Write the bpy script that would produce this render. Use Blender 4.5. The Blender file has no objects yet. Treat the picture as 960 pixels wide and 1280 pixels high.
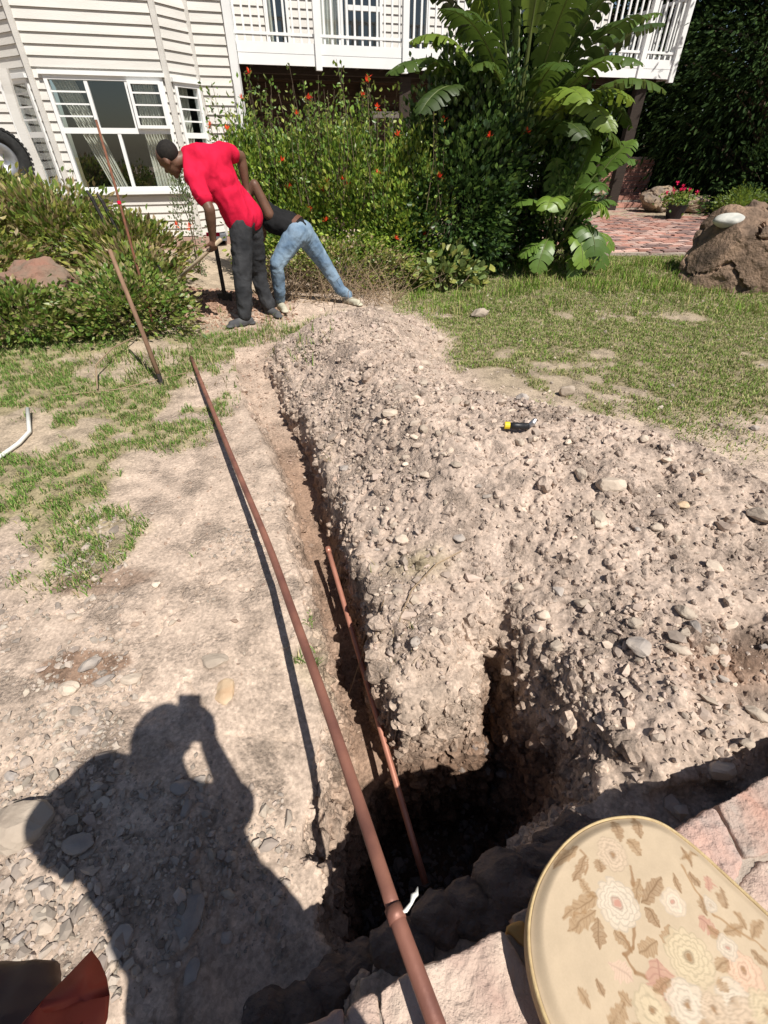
import bpy, math, random
import numpy as np
from mathutils import Vector, Matrix, Euler
random.seed(7); RNG = np.random.default_rng(7)
SC = bpy.context.scene
COL = SC.collection
R = math.radians
# ------------------------------------------------------------------ camera, light
FPX, PITCH, CAMH = 575.0, R(38.3), 1.45
cam = bpy.data.cameras.new('camera'); cam.sensor_fit = 'VERTICAL'; cam.sensor_height = 36
cam.lens = FPX/1280*36; cam.clip_start = 0.01; cam.clip_end = 400
co = bpy.data.objects.new('camera', cam); COL.objects.link(co)
co.location = (0, 0, CAMH); co.rotation_euler = (R(90)-PITCH, 0, 0); SC.camera = co
SUN = Vector((.434, -.563, 1.0)).normalized()
EL = math.asin(SUN.z); AZ = math.atan2(SUN.x, SUN.y)
w = bpy.data.worlds.new('World'); SC.world = w; w.use_nodes = True
nt = w.node_tree; sky = nt.nodes.new('ShaderNodeTexSky'); sky.sky_type = 'NISHITA'; sky.sun_disc = False
sky.sun_elevation = EL; sky.sun_rotation = AZ; sky.altitude = 200
nt.links.new(sky.outputs[0], nt.nodes['Background'].inputs[0]); nt.nodes['Background'].inputs[1].default_value = 0.05
sl = bpy.data.lights.new('sun', 'SUN'); sl.energy = 4.9; sl.angle = R(0.53); sl.color = (1, .955, .88)
so = bpy.data.objects.new('sun', sl); COL.objects.link(so); so.rotation_euler = SUN.to_track_quat('Z', 'Y').to_euler()
so.location = (5, -6, 12)
SC.view_settings.view_transform = 'Standard'; SC.view_settings.look = 'None'
SC.view_settings.exposure = 0.38; SC.view_settings.gamma = 1

def at(px, py, z=0.0):
    "point of the place seen at a photograph pixel, on height z"
    dx, dy = px-480, py-640
    f = FPX*math.cos(PITCH)-dy*math.sin(PITCH); d = FPX*math.sin(PITCH)+dy*math.cos(PITCH)
    t = (CAMH-z)/d
    return (dx*t, f*t, z)
def atd(px, py, y):
    "point seen at a pixel at forward distance y"
    dx, dy = px-480, py-640
    f = FPX*math.cos(PITCH)-dy*math.sin(PITCH); d = FPX*math.sin(PITCH)+dy*math.cos(PITCH)
    t = y/f
    return (dx*t, y, CAMH-d*t)
# ------------------------------------------------------------------ noise
def _h(ix, iy, iz, s):
    n = (ix.astype(np.int64)*374761393+iy.astype(np.int64)*668265263+iz.astype(np.int64)*2147483647+s*1274126177) & 0xffffffff
    n = ((n ^ (n >> 13))*1274126177) & 0xffffffff
    n = (n ^ (n >> 16))
    return (n & 0xffff)/65535.0
def vn(x, y, z=None, s=0):
    x = np.asarray(x, float); y = np.asarray(y, float); z = np.zeros_like(x) if z is None else np.asarray(z, float)
    xi, yi, zi = np.floor(x), np.floor(y), np.floor(z)
    fx, fy, fz = x-xi, y-yi, z-zi
    fx = fx*fx*(3-2*fx); fy = fy*fy*(3-2*fy); fz = fz*fz*(3-2*fz)
    r = 0
    for a in (0, 1):
        for b in (0, 1):
            for c in (0, 1):
                r = r+_h(xi+a, yi+b, zi+c, s)*(fx if a else 1-fx)*(fy if b else 1-fy)*(fz if c else 1-fz)
    return r*2-1
def fbm(x, y, z=None, o=4, s=0, g=.5):
    r = 0; a = 1.0; t = 0
    for k in range(o):
        f = 2.03**k
        r = r+a*vn(x*f+k*7.3, y*f+k*3.1, None if z is None else z*f, s+k); t += a; a *= g
    return r/t
def sm(t): t = np.clip(t, 0, 1); return t*t*(3-2*t)
def sdf(x, y, poly):
    "signed distance to polygon, positive inside"
    P = np.array(poly, float); n = len(P); d = np.full(x.shape, 1e9); ins = np.zeros(x.shape, bool)
    for i in range(n):
        a, b = P[i], P[(i+1) % n]; e = b-a
        t = np.clip(((x-a[0])*e[0]+(y-a[1])*e[1])/(e@e+1e-12), 0, 1)
        d = np.minimum(d, np.hypot(x-a[0]-t*e[0], y-a[1]-t*e[1]))
        c = ((a[1] > y) != (b[1] > y)) & (x < (b[0]-a[0])*(y-a[1])/(b[1]-a[1]+1e-12)+a[0]); ins ^= c
    return np.where(ins, d, -d)
# ------------------------------------------------------------------ terrain heights
PIT = [(-.08,.66),(-.17,.5),(-.19,.36),(-.19,.24),(-.12,.13),(.03,.2),(.24,.3),(.44,.42),(.66,.55),(.68,.72),(.62,.93),(.51,1.14),(.40,1.17),(.35,1.08),(.27,.9),(.13,.86),(.04,.84)]
SPOIL = [(-1.0,4.2),(-.78,4.75),(-.3,5.02),(.3,5.0),(.5,4.5),(.38,4.0),(.5,3.46),(.64,2.95),(1.04,2.78),(1.54,2.48),(1.95,1.95),(2.7,1.5),(3.4,1.0),(3.2,.8),(1.9,.45),(1.13,.62),(.75,.53),(.66,.72),(.6,1.0),(.46,1.2),(.33,1.12),(.2,.95),(.09,.95),(0.0,1.1),(-.08,1.3),(-.2,1.77),(-.36,2.29),(-.66,3.16)]
YR = [.6,.87,1.23,1.67,2.17,3.05,3.9,4.3]; XR = [.08,.04,-.06,-.18,-.34,-.65,-.97,-1.08]
YL = [.6,.96,1.25,1.65,2.18,2.9,3.6,4.3]; XL = [-.14,-.14,-.23,-.37,-.53,-.83,-1.13,-1.35]
def height(x, y, detail=True):
    n1 = fbm(x*.9, y*.9, s=1, o=3)
    z = .03*n1
    z = z+.2*sm((y-5.2)/2.2)*sm((x-.6)/1.8)+.15*sm((y-8)/5)*sm((x-.6)/1.8)
    z = z+.3*sm((-x-1.9)/1.6)*sm((y-3.6)/2)*sm((9.5-y)/2)
    wob = .05*vn(y*3, x*0, s=5)+.03*fbm(y*9, x*9, s=6, o=3)
    # trench
    xr = np.interp(y, YR, XR)+wob; xl = np.interp(y, YL, XL)+.6*wob
    dep = np.interp(y, [.5,.8,.95,1.1,1.3,1.6,2.3,3.2,3.9,4.3], [.66,.56,.5,.45,.37,.30,.21,.15,.11,0])
    tr = sm((x-(xl-.09))/.13)*(1-sm((x-xr+.02)/.045))*(y > .4)
    # spoil
    ds = sdf(x, y, SPOIL)
    hs = np.interp(y, [.5,1.2,2.0,3,4.2,5], [.10,.16,.24,.24,.20,.13])
    hh = hs*sm(ds/.5)*(1+.35*fbm(x*1.7, y*1.7, s=11, o=3))+.085*sm((ds+.04)/.07)
    hh = hh+.10*np.exp(-((x-.55)**2/.3+(y-2.0)**2/.25))
    z = z+hh
    slp = sm((x+.62)/.4)*sm((1.35-y)/.5)*(1-sm((x+.1)/.05))     # left bank tipping into the pit
    z = z-.10*slp
    z = z*(1-tr)-dep*tr
    # pit
    dp = sdf(x, y, PIT)+(.05-.035*sm((y-.72)/.12)*(1-sm((x-.3)/.1)))*fbm(x*7, y*7, s=21, o=3, g=.5)
    bk = sm((y-.72)/.12)*(1-sm((x-.3)/.1)); ww = .10+.13*sm((x-.3)/.15)*sm((y-.5)/.15)+.2*bk
    rough = 1+.25*fbm(x*9, y*9, s=22, o=2)
    p = sm(dp/(ww*rough))
    z = z*(1-p)+(-.95+.06*fbm(x*6, y*6, s=23))*p
    # hollow behind the men, dug patch
    z = z-.2*np.exp(-(((x+.75)/.28)**2+((y-5.45)/.2)**2))
    dig = np.exp(-(((x+2.0)/.7)**2+((y-5.7)/.5)**2))
    z = z+.14*dig
    if detail:
        sp = sm((ds+.15)/.2); gr = 1-sp
        prx = np.clip(3.5/np.maximum(np.hypot(x, y), .5), 0, 1)
        fine = sm((6-np.hypot(x, y))/3); z = z+(.008+.034*sp)*fbm(x*6, y*6, s=31, o=5, g=.62)+sp*.016*fine*np.abs(fbm(x*21, y*21, s=38, o=3))+.012*sp*fine*(vn(x*38, y*38, s=37) > .35)+(1-sp)*sm((1.9-y)/.6)*sm((-x-.15)/.2)*(.02*np.maximum(0, fbm(x*4.5, y*4.5, s=35, o=6, g=.62))-.012*sm(1-np.abs(fbm(x*3.1, y*3.1, s=39, o=4))/.03)+.010*sm((vn(x*26+3*vn(x*9, y*9, s=2), y*26, s=44)-.42)*6)*sm(.3+2*fbm(x*3, y*3, s=45)))+.02*sp*np.maximum(0, .25-np.abs(fbm(x*5, y*5, s=36, o=4)))+(.002+.008*sp+.012*p*(1-p)*4)*np.abs(fbm(x*34, y*34, s=32, o=2))*prx
        z = z+.012*np.maximum(0, fbm(x*6, y*6, s=33, o=4))*sm((-x-.3)/.3)*sm((1.5-y)/.6)
        z = z+.02*dig*fbm(x*20, y*20, s=34, o=2)
    return z, dict(tr=tr, spoil=sm((ds+.1)/.2), pit=p, ds=ds, dig=dig, slp=slp)
def hz(x, y): return float(height(np.array([float(x)]), np.array([float(y)]), True)[0][0])
# ------------------------------------------------------------------ mesh helpers
WL = {}
def link(o, parent=None, loc=(0, 0, 0)):
    COL.objects.link(o); WL[o.name] = Vector(loc)
    if parent is not None:
        o.parent = parent; o.location = Vector(loc)-WL[parent.name]
    else: o.location = loc
    return o
def tag(o, label=None, cat=None, group=None, kind=None):
    for k, v in (('label', label), ('category', cat), ('group', group), ('kind', kind)):
        if v: o[k] = v
    return o
def root(name, loc, label, cat, group=None):
    o = bpy.data.objects.new(name, None); o.empty_display_size = .1; link(o, None, loc)
    return tag(o, label, cat, group)
def mesh(name, V, F, m, smooth=False, cols=None, mats=None, mi=None):
    me = bpy.data.meshes.new(name)
    V = np.asarray(V, np.float32).reshape(-1, 3)
    if isinstance(F, np.ndarray):
        k = F.shape[1]; me.vertices.add(len(V)); me.vertices.foreach_set('co', V.ravel())
        me.loops.add(F.size); me.loops.foreach_set('vertex_index', F.ravel().astype(np.int32))
        me.polygons.add(len(F)); me.polygons.foreach_set('loop_start', np.arange(0, F.size, k, dtype=np.int32))
        me.polygons.foreach_set('loop_total', np.full(len(F), k, np.int32))
    else: me.from_pydata(V.tolist(), [], F)
    if cols is not None:
        a = me.color_attributes.new('col', 'FLOAT_COLOR', 'POINT'); c = np.ones((len(V), 4), np.float32); c[:, :cols.shape[1]] = cols
        a.data.foreach_set('color', c.ravel())
    for q in (mats or [m]): me.materials.append(q)
    if mi is not None: me.polygons.foreach_set('material_index', np.asarray(mi, np.int32))
    me.polygons.foreach_set('use_smooth', np.full(len(me.polygons), bool(smooth)))
    me.update(calc_edges=True); return me
def mk(name, V, F, m, parent=None, smooth=False, cols=None, origin=None, **k):
    V = np.asarray(V, float).reshape(-1, 3)
    if origin is None:
        origin = (V[:, 0].mean(), V[:, 1].mean(), V[:, 2].min())
    me = mesh(name, V-np.array(origin), F, m, smooth, cols, **k)
    return link(bpy.data.objects.new(name, me), parent, origin)
class MB:
    def __init__(s): s.V = []; s.F = []
    def add(s, V, F):
        n = len(s.V); s.V += [tuple(v) for v in V]; s.F += [[i+n for i in f] for f in F]; return s
    def box(s, a, b):
        x0, y0, z0 = a; x1, y1, z1 = b
        return s.add([(x0,y0,z0),(x1,y0,z0),(x1,y1,z0),(x0,y1,z0),(x0,y0,z1),(x1,y0,z1),(x1,y1,z1),(x0,y1,z1)],
            [(0,3,2,1),(4,5,6,7),(0,1,5,4),(1,2,6,5),(2,3,7,6),(3,0,4,7)])
    def hexa(s, P): return s.add(P, [(0,3,2,1),(4,5,6,7),(0,1,5,4),(1,2,6,5),(2,3,7,6),(3,0,4,7)])
    def tube(s, pts, rad, n=10, cap=True):
        pts = [Vector(p) for p in pts]; rad = rad if isinstance(rad, (list, tuple)) else [rad]*len(pts)
        V = []; up = Vector((0, 0, 1)); d0 = (pts[1]-pts[0]).normalized()
        if abs(d0.z) > .9: up = Vector((1, 0, 0))
        a = d0.cross(up).normalized()
        for i, p in enumerate(pts):
            d = (pts[min(i+1, len(pts)-1)]-pts[max(i-1, 0)]).normalized()
            a = (a-d*a.dot(d)).normalized(); b = d.cross(a)
            for k in range(n):
                t = 2*math.pi*k/n; V.append(p+(a*math.cos(t)+b*math.sin(t))*rad[i])
        F = [(i*n+k, i*n+(k+1) % n, (i+1)*n+(k+1) % n, (i+1)*n+k) for i in range(len(pts)-1) for k in range(n)]
        if cap: F += [tuple(range(n-1, -1, -1)), tuple(range((len(pts)-1)*n, len(pts)*n))]
        return s.add(V, F)
    def mk(s, name, m, parent=None, **k): return mk(name, s.V, s.F, m, parent, **k)
def ico(sub=1):
    t = (1+5**.5)/2
    V = [(-1,t,0),(1,t,0),(-1,-t,0),(1,-t,0),(0,-1,t),(0,1,t),(0,-1,-t),(0,1,-t),(t,0,-1),(t,0,1),(-t,0,-1),(-t,0,1)]
    F = [(0,11,5),(0,5,1),(0,1,7),(0,7,10),(0,10,11),(1,5,9),(5,11,4),(11,10,2),(10,7,6),(7,1,8),(3,9,4),(3,4,2),(3,2,6),(3,6,8),(3,8,9),(4,9,5),(2,4,11),(6,2,10),(8,6,7),(9,8,1)]
    V = [Vector(v).normalized() for v in V]
    for _ in range(sub):
        c = {}; nF = []
        def mid(a, b):
            k = (min(a, b), max(a, b))
            if k not in c: c[k] = len(V); V.append(((V[a]+V[b])/2).normalized())
            return c[k]
        for a, b, d in F:
            x, y, z = mid(a, b), mid(b, d), mid(d, a); nF += [(a,x,z),(b,y,x),(d,z,y),(x,y,z)]
        F = nF
    return np.array([tuple(v) for v in V]), np.array(F)
def rockV(sub, seed, rough=.25, facets=9, squash=(1, 1, 1)):
    V, F = ico(sub); r = np.random.default_rng(seed)
    for _ in range(facets):                                    # chop flat faces like a broken stone
        n = r.normal(size=3); n /= np.linalg.norm(n); d = r.uniform(.62, .92)
        over = np.maximum(0, V@n-d); V = V-over[:, None]*n*.92
    V = V*(1+rough*fbm(V[:, 0]*1.6+seed, V[:, 1]*1.6, V[:, 2]*1.6, s=seed, o=4)[:, None])
    return V*np.array(squash), F
def remesh(V, F, vox, smooth=6, fac=.5):
    me = bpy.data.meshes.new('tmp'); me.from_pydata([tuple(v) for v in V], [], F); o = bpy.data.objects.new('tmp', me); COL.objects.link(o)
    r = o.modifiers.new('r', 'REMESH'); r.mode = 'VOXEL'; r.voxel_size = vox
    if smooth: s = o.modifiers.new('s', 'SMOOTH'); s.iterations = smooth; s.factor = fac
    dg = bpy.context.evaluated_depsgraph_get(); e = o.evaluated_get(dg); m2 = e.to_mesh()
    n = len(m2.vertices); co_ = np.empty(n*3, np.float32); m2.vertices.foreach_get('co', co_)
    Fq = [tuple(p.vertices) for p in m2.polygons]; nr = np.empty(n*3, np.float32); m2.vertices.foreach_get('normal', nr)
    e.to_mesh_clear(); bpy.data.objects.remove(o); bpy.data.meshes.remove(me)
    return co_.reshape(-1, 3).astype(float), Fq, nr.reshape(-1, 3)
def capsule(mb, p, q, r0, r1, n=12):
    p, q = Vector(p), Vector(q); d = (q-p); L = d.length; d = d.normalized() if L > 1e-6 else Vector((0, 0, 1))
    pts = []; rad = []
    for a in (85, 60, 35, 12): pts.append(p-d*r0*math.sin(R(a))); rad.append(r0*math.cos(R(a)))
    pts.append(p); rad.append(r0); pts.append(q); rad.append(r1)
    for a in (12, 35, 60, 85): pts.append(q+d*r1*math.sin(R(a))); rad.append(r1*math.cos(R(a)))
    mb.tube(pts, rad, n)
def ball(mb, c, rx, ry, rz, rot=None):
    V, F = ico(2); V = V*np.array([rx, ry, rz])
    if rot is not None: V = V@np.array(rot.to_3x3()).T
    mb.add((V+np.array(c)).tolist(), F.tolist())
# ------------------------------------------------------------------ materials
MATS = {}
def mat(name, c1, c2=None, rough=.8, scale=6, bump=0, bscale=None, spec=.3, metal=0, use_col=False, transl=0, detail=6, rnd=0, stretch=None, dist=.02):
    if name in MATS: return MATS[name]
    m = bpy.data.materials.new(name); m.use_nodes = True; N = m.node_tree.nodes; L = m.node_tree.links; b = N['Principled BSDF']
    b.inputs['Roughness'].default_value = rough; b.inputs['Specular IOR Level'].default_value = spec; b.inputs['Metallic'].default_value = metal
    tc = N.new('ShaderNodeNewGeometry'); mp = N.new('ShaderNodeMapping'); L.new(tc.outputs['Position'], mp.inputs[0])
    if stretch: mp.inputs['Scale'].default_value = stretch
    nz = N.new('ShaderNodeTexNoise'); nz.inputs['Scale'].default_value = scale; nz.inputs['Detail'].default_value = detail; L.new(mp.outputs[0], nz.inputs[0])
    rp = N.new('ShaderNodeMapRange'); rp.inputs[1].default_value = .34; rp.inputs[2].default_value = .66; L.new(nz.outputs[0], rp.inputs[0])
    mx = N.new('ShaderNodeMix'); mx.data_type = 'RGBA'; L.new(rp.outputs[0], mx.inputs[0])
    mx.inputs[6].default_value = (*c1, 1); mx.inputs[7].default_value = (*(c2 or c1), 1); out = mx.outputs[2]
    if use_col:
        at_ = N.new('ShaderNodeVertexColor'); at_.layer_name = 'col'; mu = N.new('ShaderNodeMix'); mu.data_type = 'RGBA'; mu.blend_type = 'MULTIPLY'
        mu.inputs[0].default_value = 1; L.new(out, mu.inputs[6]); L.new(at_.outputs[0], mu.inputs[7]); out = mu.outputs[2]
    if rnd:
        oi = N.new('ShaderNodeObjectInfo'); mr = N.new('ShaderNodeMapRange'); mr.inputs[3].default_value = 1-rnd; mr.inputs[4].default_value = 1+rnd; L.new(oi.outputs['Random'], mr.inputs[0])
        hs = N.new('ShaderNodeHueSaturation'); L.new(out, hs.inputs['Color']); L.new(mr.outputs[0], hs.inputs['Value']); out = hs.outputs[0]
    L.new(out, b.inputs['Base Color'])
    if bump:
        n2 = N.new('ShaderNodeTexNoise'); n2.inputs['Scale'].default_value = bscale or scale*3; n2.inputs['Detail'].default_value = 8; n2.inputs['Roughness'].default_value = .6; L.new(mp.outputs[0], n2.inputs[0])
        bp = N.new('ShaderNodeBump'); bp.inputs['Strength'].default_value = bump; bp.inputs['Distance'].default_value = dist; L.new(n2.outputs[0], bp.inputs['Height']); L.new(bp.outputs[0], b.inputs['Normal'])
    if transl:
        tr = N.new('ShaderNodeBsdfTranslucent'); ms = N.new('ShaderNodeMixShader'); ms.inputs[0].default_value = transl
        br = N.new('ShaderNodeHueSaturation'); br.inputs['Value'].default_value = 1.7; br.inputs['Hue'].default_value = .485; L.new(out, br.inputs['Color']); L.new(br.outputs[0], tr.inputs[0])
        L.new(b.outputs[0], ms.inputs[1]); L.new(tr.outputs[0], ms.inputs[2]); L.new(ms.outputs[0], N['Material Output'].inputs[0])
    MATS[name] = m; return m
def ground_mat():
    m = bpy.data.materials.new('soil'); m.use_nodes = True; N = m.node_tree.nodes; L = m.node_tree.links; b = N['Principled BSDF']
    b.inputs['Roughness'].default_value = .95; b.inputs['Specular IOR Level'].default_value = .15
    g = N.new('ShaderNodeNewGeometry'); vc = N.new('ShaderNodeVertexColor'); vc.layer_name = 'col'
    def noise(s, d=8, r=.6):
        n = N.new('ShaderNodeTexNoise'); n.inputs['Scale'].default_value = s; n.inputs['Detail'].default_value = d; n.inputs['Roughness'].default_value = r; L.new(g.outputs['Position'], n.inputs[0]); return n
    a = noise(9); c = noise(70, 6, .7); mr = N.new('ShaderNodeMapRange'); mr.inputs[1].default_value = .3; mr.inputs[2].default_value = .7; mr.inputs[3].default_value = .78; mr.inputs[4].default_value = 1.18; L.new(a.outputs[0], mr.inputs[0])
    mr2 = N.new('ShaderNodeMapRange'); mr2.inputs[1].default_value = .3; mr2.inputs[2].default_value = .7; mr2.inputs[3].default_value = .66; mr2.inputs[4].default_value = 1.25; L.new(c.outputs[0], mr2.inputs[0])
    vo = N.new('ShaderNodeTexVoronoi'); vo.inputs['Scale'].default_value = 110; L.new(g.outputs['Position'], vo.inputs[0])
    mr3 = N.new('ShaderNodeMapRange'); mr3.inputs[3].default_value = .8; mr3.inputs[4].default_value = 1.2; L.new(vo.outputs['Color'], mr3.inputs[0])
    m1 = N.new('ShaderNodeMath'); m1.operation = 'MULTIPLY'; L.new(mr.outputs[0], m1.inputs[0]); L.new(mr2.outputs[0], m1.inputs[1])
    m2 = N.new('ShaderNodeMath'); m2.operation = 'MULTIPLY'; L.new(m1.outputs[0], m2.inputs[0]); L.new(mr3.outputs[0], m2.inputs[1])
    hs = N.new('ShaderNodeHueSaturation'); L.new(vc.outputs[0], hs.inputs['Color']); L.new(m2.outputs[0], hs.inputs['Value']); L.new(hs.outputs[0], b.inputs['Base Color'])
    n3 = noise(34, 12, .78); v2 = N.new('ShaderNodeTexVoronoi'); v2.inputs['Scale'].default_value = 75; L.new(g.outputs['Position'], v2.inputs[0])
    ad = N.new('ShaderNodeMath'); ad.operation = 'MULTIPLY_ADD'; ad.inputs[1].default_value = -.35; L.new(v2.outputs[0], ad.inputs[0]); L.new(n3.outputs[0], ad.inputs[2])
    bp = N.new('ShaderNodeBump'); bp.inputs['Strength'].default_value = 1.0; bp.inputs['Distance'].default_value = .03; L.new(ad.outputs[0], bp.inputs['Height']); L.new(bp.outputs[0], b.inputs['Normal'])
    n4 = noise(5, 6, .65); m4 = N.new('ShaderNodeMapRange'); m4.inputs[1].default_value = .42; m4.inputs[2].default_value = .62; m4.inputs[3].default_value = .12; m4.inputs[4].default_value = 1.0; L.new(n4.outputs[0], m4.inputs[0]); L.new(m4.outputs[0], bp.inputs['Strength'])
    return m
M_soil = ground_mat()
M_stone = mat('field_stone', (.54,.45,.36), (.42,.34,.27), .9, 14, .35, 60, use_col=False, rnd=.28, dist=.01)
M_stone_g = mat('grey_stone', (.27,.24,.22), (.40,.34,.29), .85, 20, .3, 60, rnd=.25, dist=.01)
M_stone_o = mat('ochre_stone', (.46,.30,.18), (.56,.44,.30), .7, 12, .2, 50, dist=.01)
M_gravel = mat('gravel', (.95,.95,.95), (.8,.8,.8), .9, 40, use_col=True)
M_white = mat('white_paint', (.8,.8,.79), (.76,.76,.75), .45, 5, .05, 40, spec=.4)
M_side = mat('cream_siding', (.64,.615,.575), (.58,.555,.515), .6, 1.6, .2, 30, rnd=.06, stretch=(1, 1, 5))
M_dark = mat('dark_stained_wood', (.035,.024,.018), (.05,.035,.026), .7, 6, .3, 40, stretch=(1, 1, 6), rnd=.2)
M_brownwood = mat('brown_boards', (.10,.06,.04), (.065,.042,.03), .75, 6, .3, 40, stretch=(1, 1, 8), rnd=.25)
M_leaf = mat('leaf', (1, 1, 1), (.8, .85, .8), .42, 9, use_col=True, transl=.28, spec=.5)
M_leafdull = mat('leaf_dark', (1, 1, 1), (.8, .85, .8), .8, 9, use_col=True, transl=.15, spec=.12)
M_petal = mat('petal', (.8,.17,.04), (.75,.08,.03), .5, 20, transl=.3)
M_pink = mat('pink_petal', (.75,.03,.12), (.6,.02,.08), .5, 20, transl=.3)
M_bark = mat('bark', (.22,.165,.11), (.09,.065,.045), .9, 14, .5, 50)
M_twig = mat('dry_twig', (.34,.25,.16), (.24,.17,.11), .9, 14)
M_brick = mat('brick', (.42,.22,.17), (.34,.17,.13), .9, 18, .4, 60, rnd=.3)
M_curtain = mat('curtain', (.78,.74,.66), (.64,.6,.52), .9, 10)
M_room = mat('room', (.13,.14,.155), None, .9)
M_skin = mat('dark_skin', (.15,.075,.048), (.12,.06,.038), .5, 20, .1, 80, spec=.4, dist=.004)
M_hair = mat('black_hair', (.012,.01,.009), (.02,.017,.014), .85, 60, .5, 200, dist=.004)
M_red = mat('red_tshirt', (.60,.012,.05), (.5,.008,.038), .85, 7, .25, 12, spec=.15, dist=.02)
M_grey = mat('charcoal_trousers', (.022,.023,.026), (.055,.056,.06), .85, 5, .6, 10, spec=.2, dist=.02)
M_denim = mat('faded_denim', (.11,.17,.25), (.26,.35,.44), .9, 5, .45, 14, spec=.15, dist=.02)
M_black = mat('black_cloth', (.012,.012,.013), (.018,.018,.019), .9, 7, .2, 14, spec=.15)
M_shoe = mat('grey_shoe', (.06,.06,.065), (.1,.1,.1), .8, 12, .2)
M_shoe2 = mat('pale_shoe', (.5,.47,.36), (.38,.35,.28), .8, 12, .2)
M_fold = None
M_pipe = mat('brown_pipe', (.33,.145,.10), (.19,.08,.06), .5, 9, .25, 90, spec=.5, metal=.25, dist=.003)
M_pipe2 = mat('copper_pipe', (.52,.24,.17), (.44,.19,.13), .4, 22, .1, 90, spec=.5, metal=.35, dist=.003)
M_rust = mat('rusty_iron', (.22,.09,.05), (.13,.06,.04), .85, 30, .4, 90, dist=.003)
M_wood = mat('weathered_handle', (.26,.16,.10), (.17,.10,.065), .8, 10, .3, 60, stretch=(3, 3, .6), dist=.004)
M_iron = mat('dark_iron', (.03,.03,.032), (.06,.05,.045), .5, 30, .2, 90, metal=.4)
M_rubber = mat('tyre_rubber', (.018,.018,.018), (.03,.03,.03), .8, 20, .2)
M_alu = mat('rim_metal', (.5,.5,.52), (.4,.4,.42), .35, 20, metal=.8)
M_pvc = mat('white_pvc', (.78,.78,.74), (.68,.68,.62), .5, 20)
M_yel = mat('yellow_plastic', (.75,.55,.03), None, .5)
M_blk = mat('black_plastic', (.02,.02,.022), None, .4)
M_tape = mat('white_tape', (.75,.75,.7), (.6,.6,.56), .6, 40, .2)
M_brown_boulder = mat('brown_boulder', (.33,.22,.15), (.10,.07,.05), .85, 3.5, .9, 14, detail=10, dist=.06)
M_flag = mat('pink_flagstone', (.58,.36,.29), (.42,.33,.29), .9, 12, 1, 30, detail=12, dist=.02)
M_flag2 = mat('cream_flagstone', (.62,.49,.40), (.44,.30,.25), .9, 11, 1, 30, detail=12, dist=.02)
M_flag3 = mat('ochre_flagstone', (.58,.36,.12), (.46,.27,.12), .85, 10, .4, 28)
M_flag4 = mat('red_flagstone', (.52,.31,.24), (.42,.34,.29), .9, 12, 1, 30, detail=12, dist=.02)
M_mortar = mat('mortar', (.42,.35,.29), (.32,.27,.23), .95, 14, .8, 40, detail=10, dist=.02)
M_shade = mat('phone_black', (.02,.02,.02), None, .3)
M_leather = mat('red_leather', (.42,.07,.045), (.36,.055,.035), .5, 30, .12, 160, dist=.002)
def glass():
    m = bpy.data.materials.new('window_glass'); m.use_nodes = True; N = m.node_tree.nodes; L = m.node_tree.links; N.remove(N['Principled BSDF'])
    t = N.new('ShaderNodeBsdfTransparent'); t.inputs[0].default_value = (.93,.96,.96,1); g = N.new('ShaderNodeBsdfGlossy'); g.inputs['Roughness'].default_value = .02
    lw = N.new('ShaderNodeLayerWeight'); pw = N.new('ShaderNodeMath'); pw.operation = 'POWER'; pw.inputs[1].default_value = 3.5; L.new(lw.outputs['Facing'], pw.inputs[0]); f = N.new('ShaderNodeMath'); f.operation = 'MULTIPLY_ADD'; f.inputs[1].default_value = .8; f.inputs[2].default_value = .11; L.new(pw.outputs[0], f.inputs[0]); x = N.new('ShaderNodeMixShader'); L.new(f.outputs[0], x.inputs[0]); L.new(t.outputs[0], x.inputs[1]); L.new(g.outputs[0], x.inputs[2]); L.new(x.outputs[0], N['Material Output'].inputs[0]); return m
M_glass = glass()
# ------------------------------------------------------------------ ground sheet
def grow(a, s, end, k=1.12):
    r = []; x = a
    while abs(x) < abs(end): s *= k; x = x+(s if end > 0 else -s); r.append(x)
    return r
xs = np.array(sorted(grow(-2.6, .013, -90)+list(np.arange(-2.6, -1.5, .012))+list(np.arange(-1.5, 1.6, .0085))+list(np.arange(1.6, 2.6, .012))+grow(2.6, .0125, 90)))
yf = list(np.arange(-.35, 2.4, .0085)); yf += list(np.arange(yf[-1]+.012, 3.8, .014)); yf += list(np.arange(yf[-1]+.02, 7.2, .03))
ys = np.array(sorted(grow(-.35, .01, -40)+yf+grow(yf[-1], .03, 120)))
GX, GY = np.meshgrid(xs, ys); nx, ny = len(xs), len(ys)
GZ, Mk = height(GX, GY)
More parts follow.
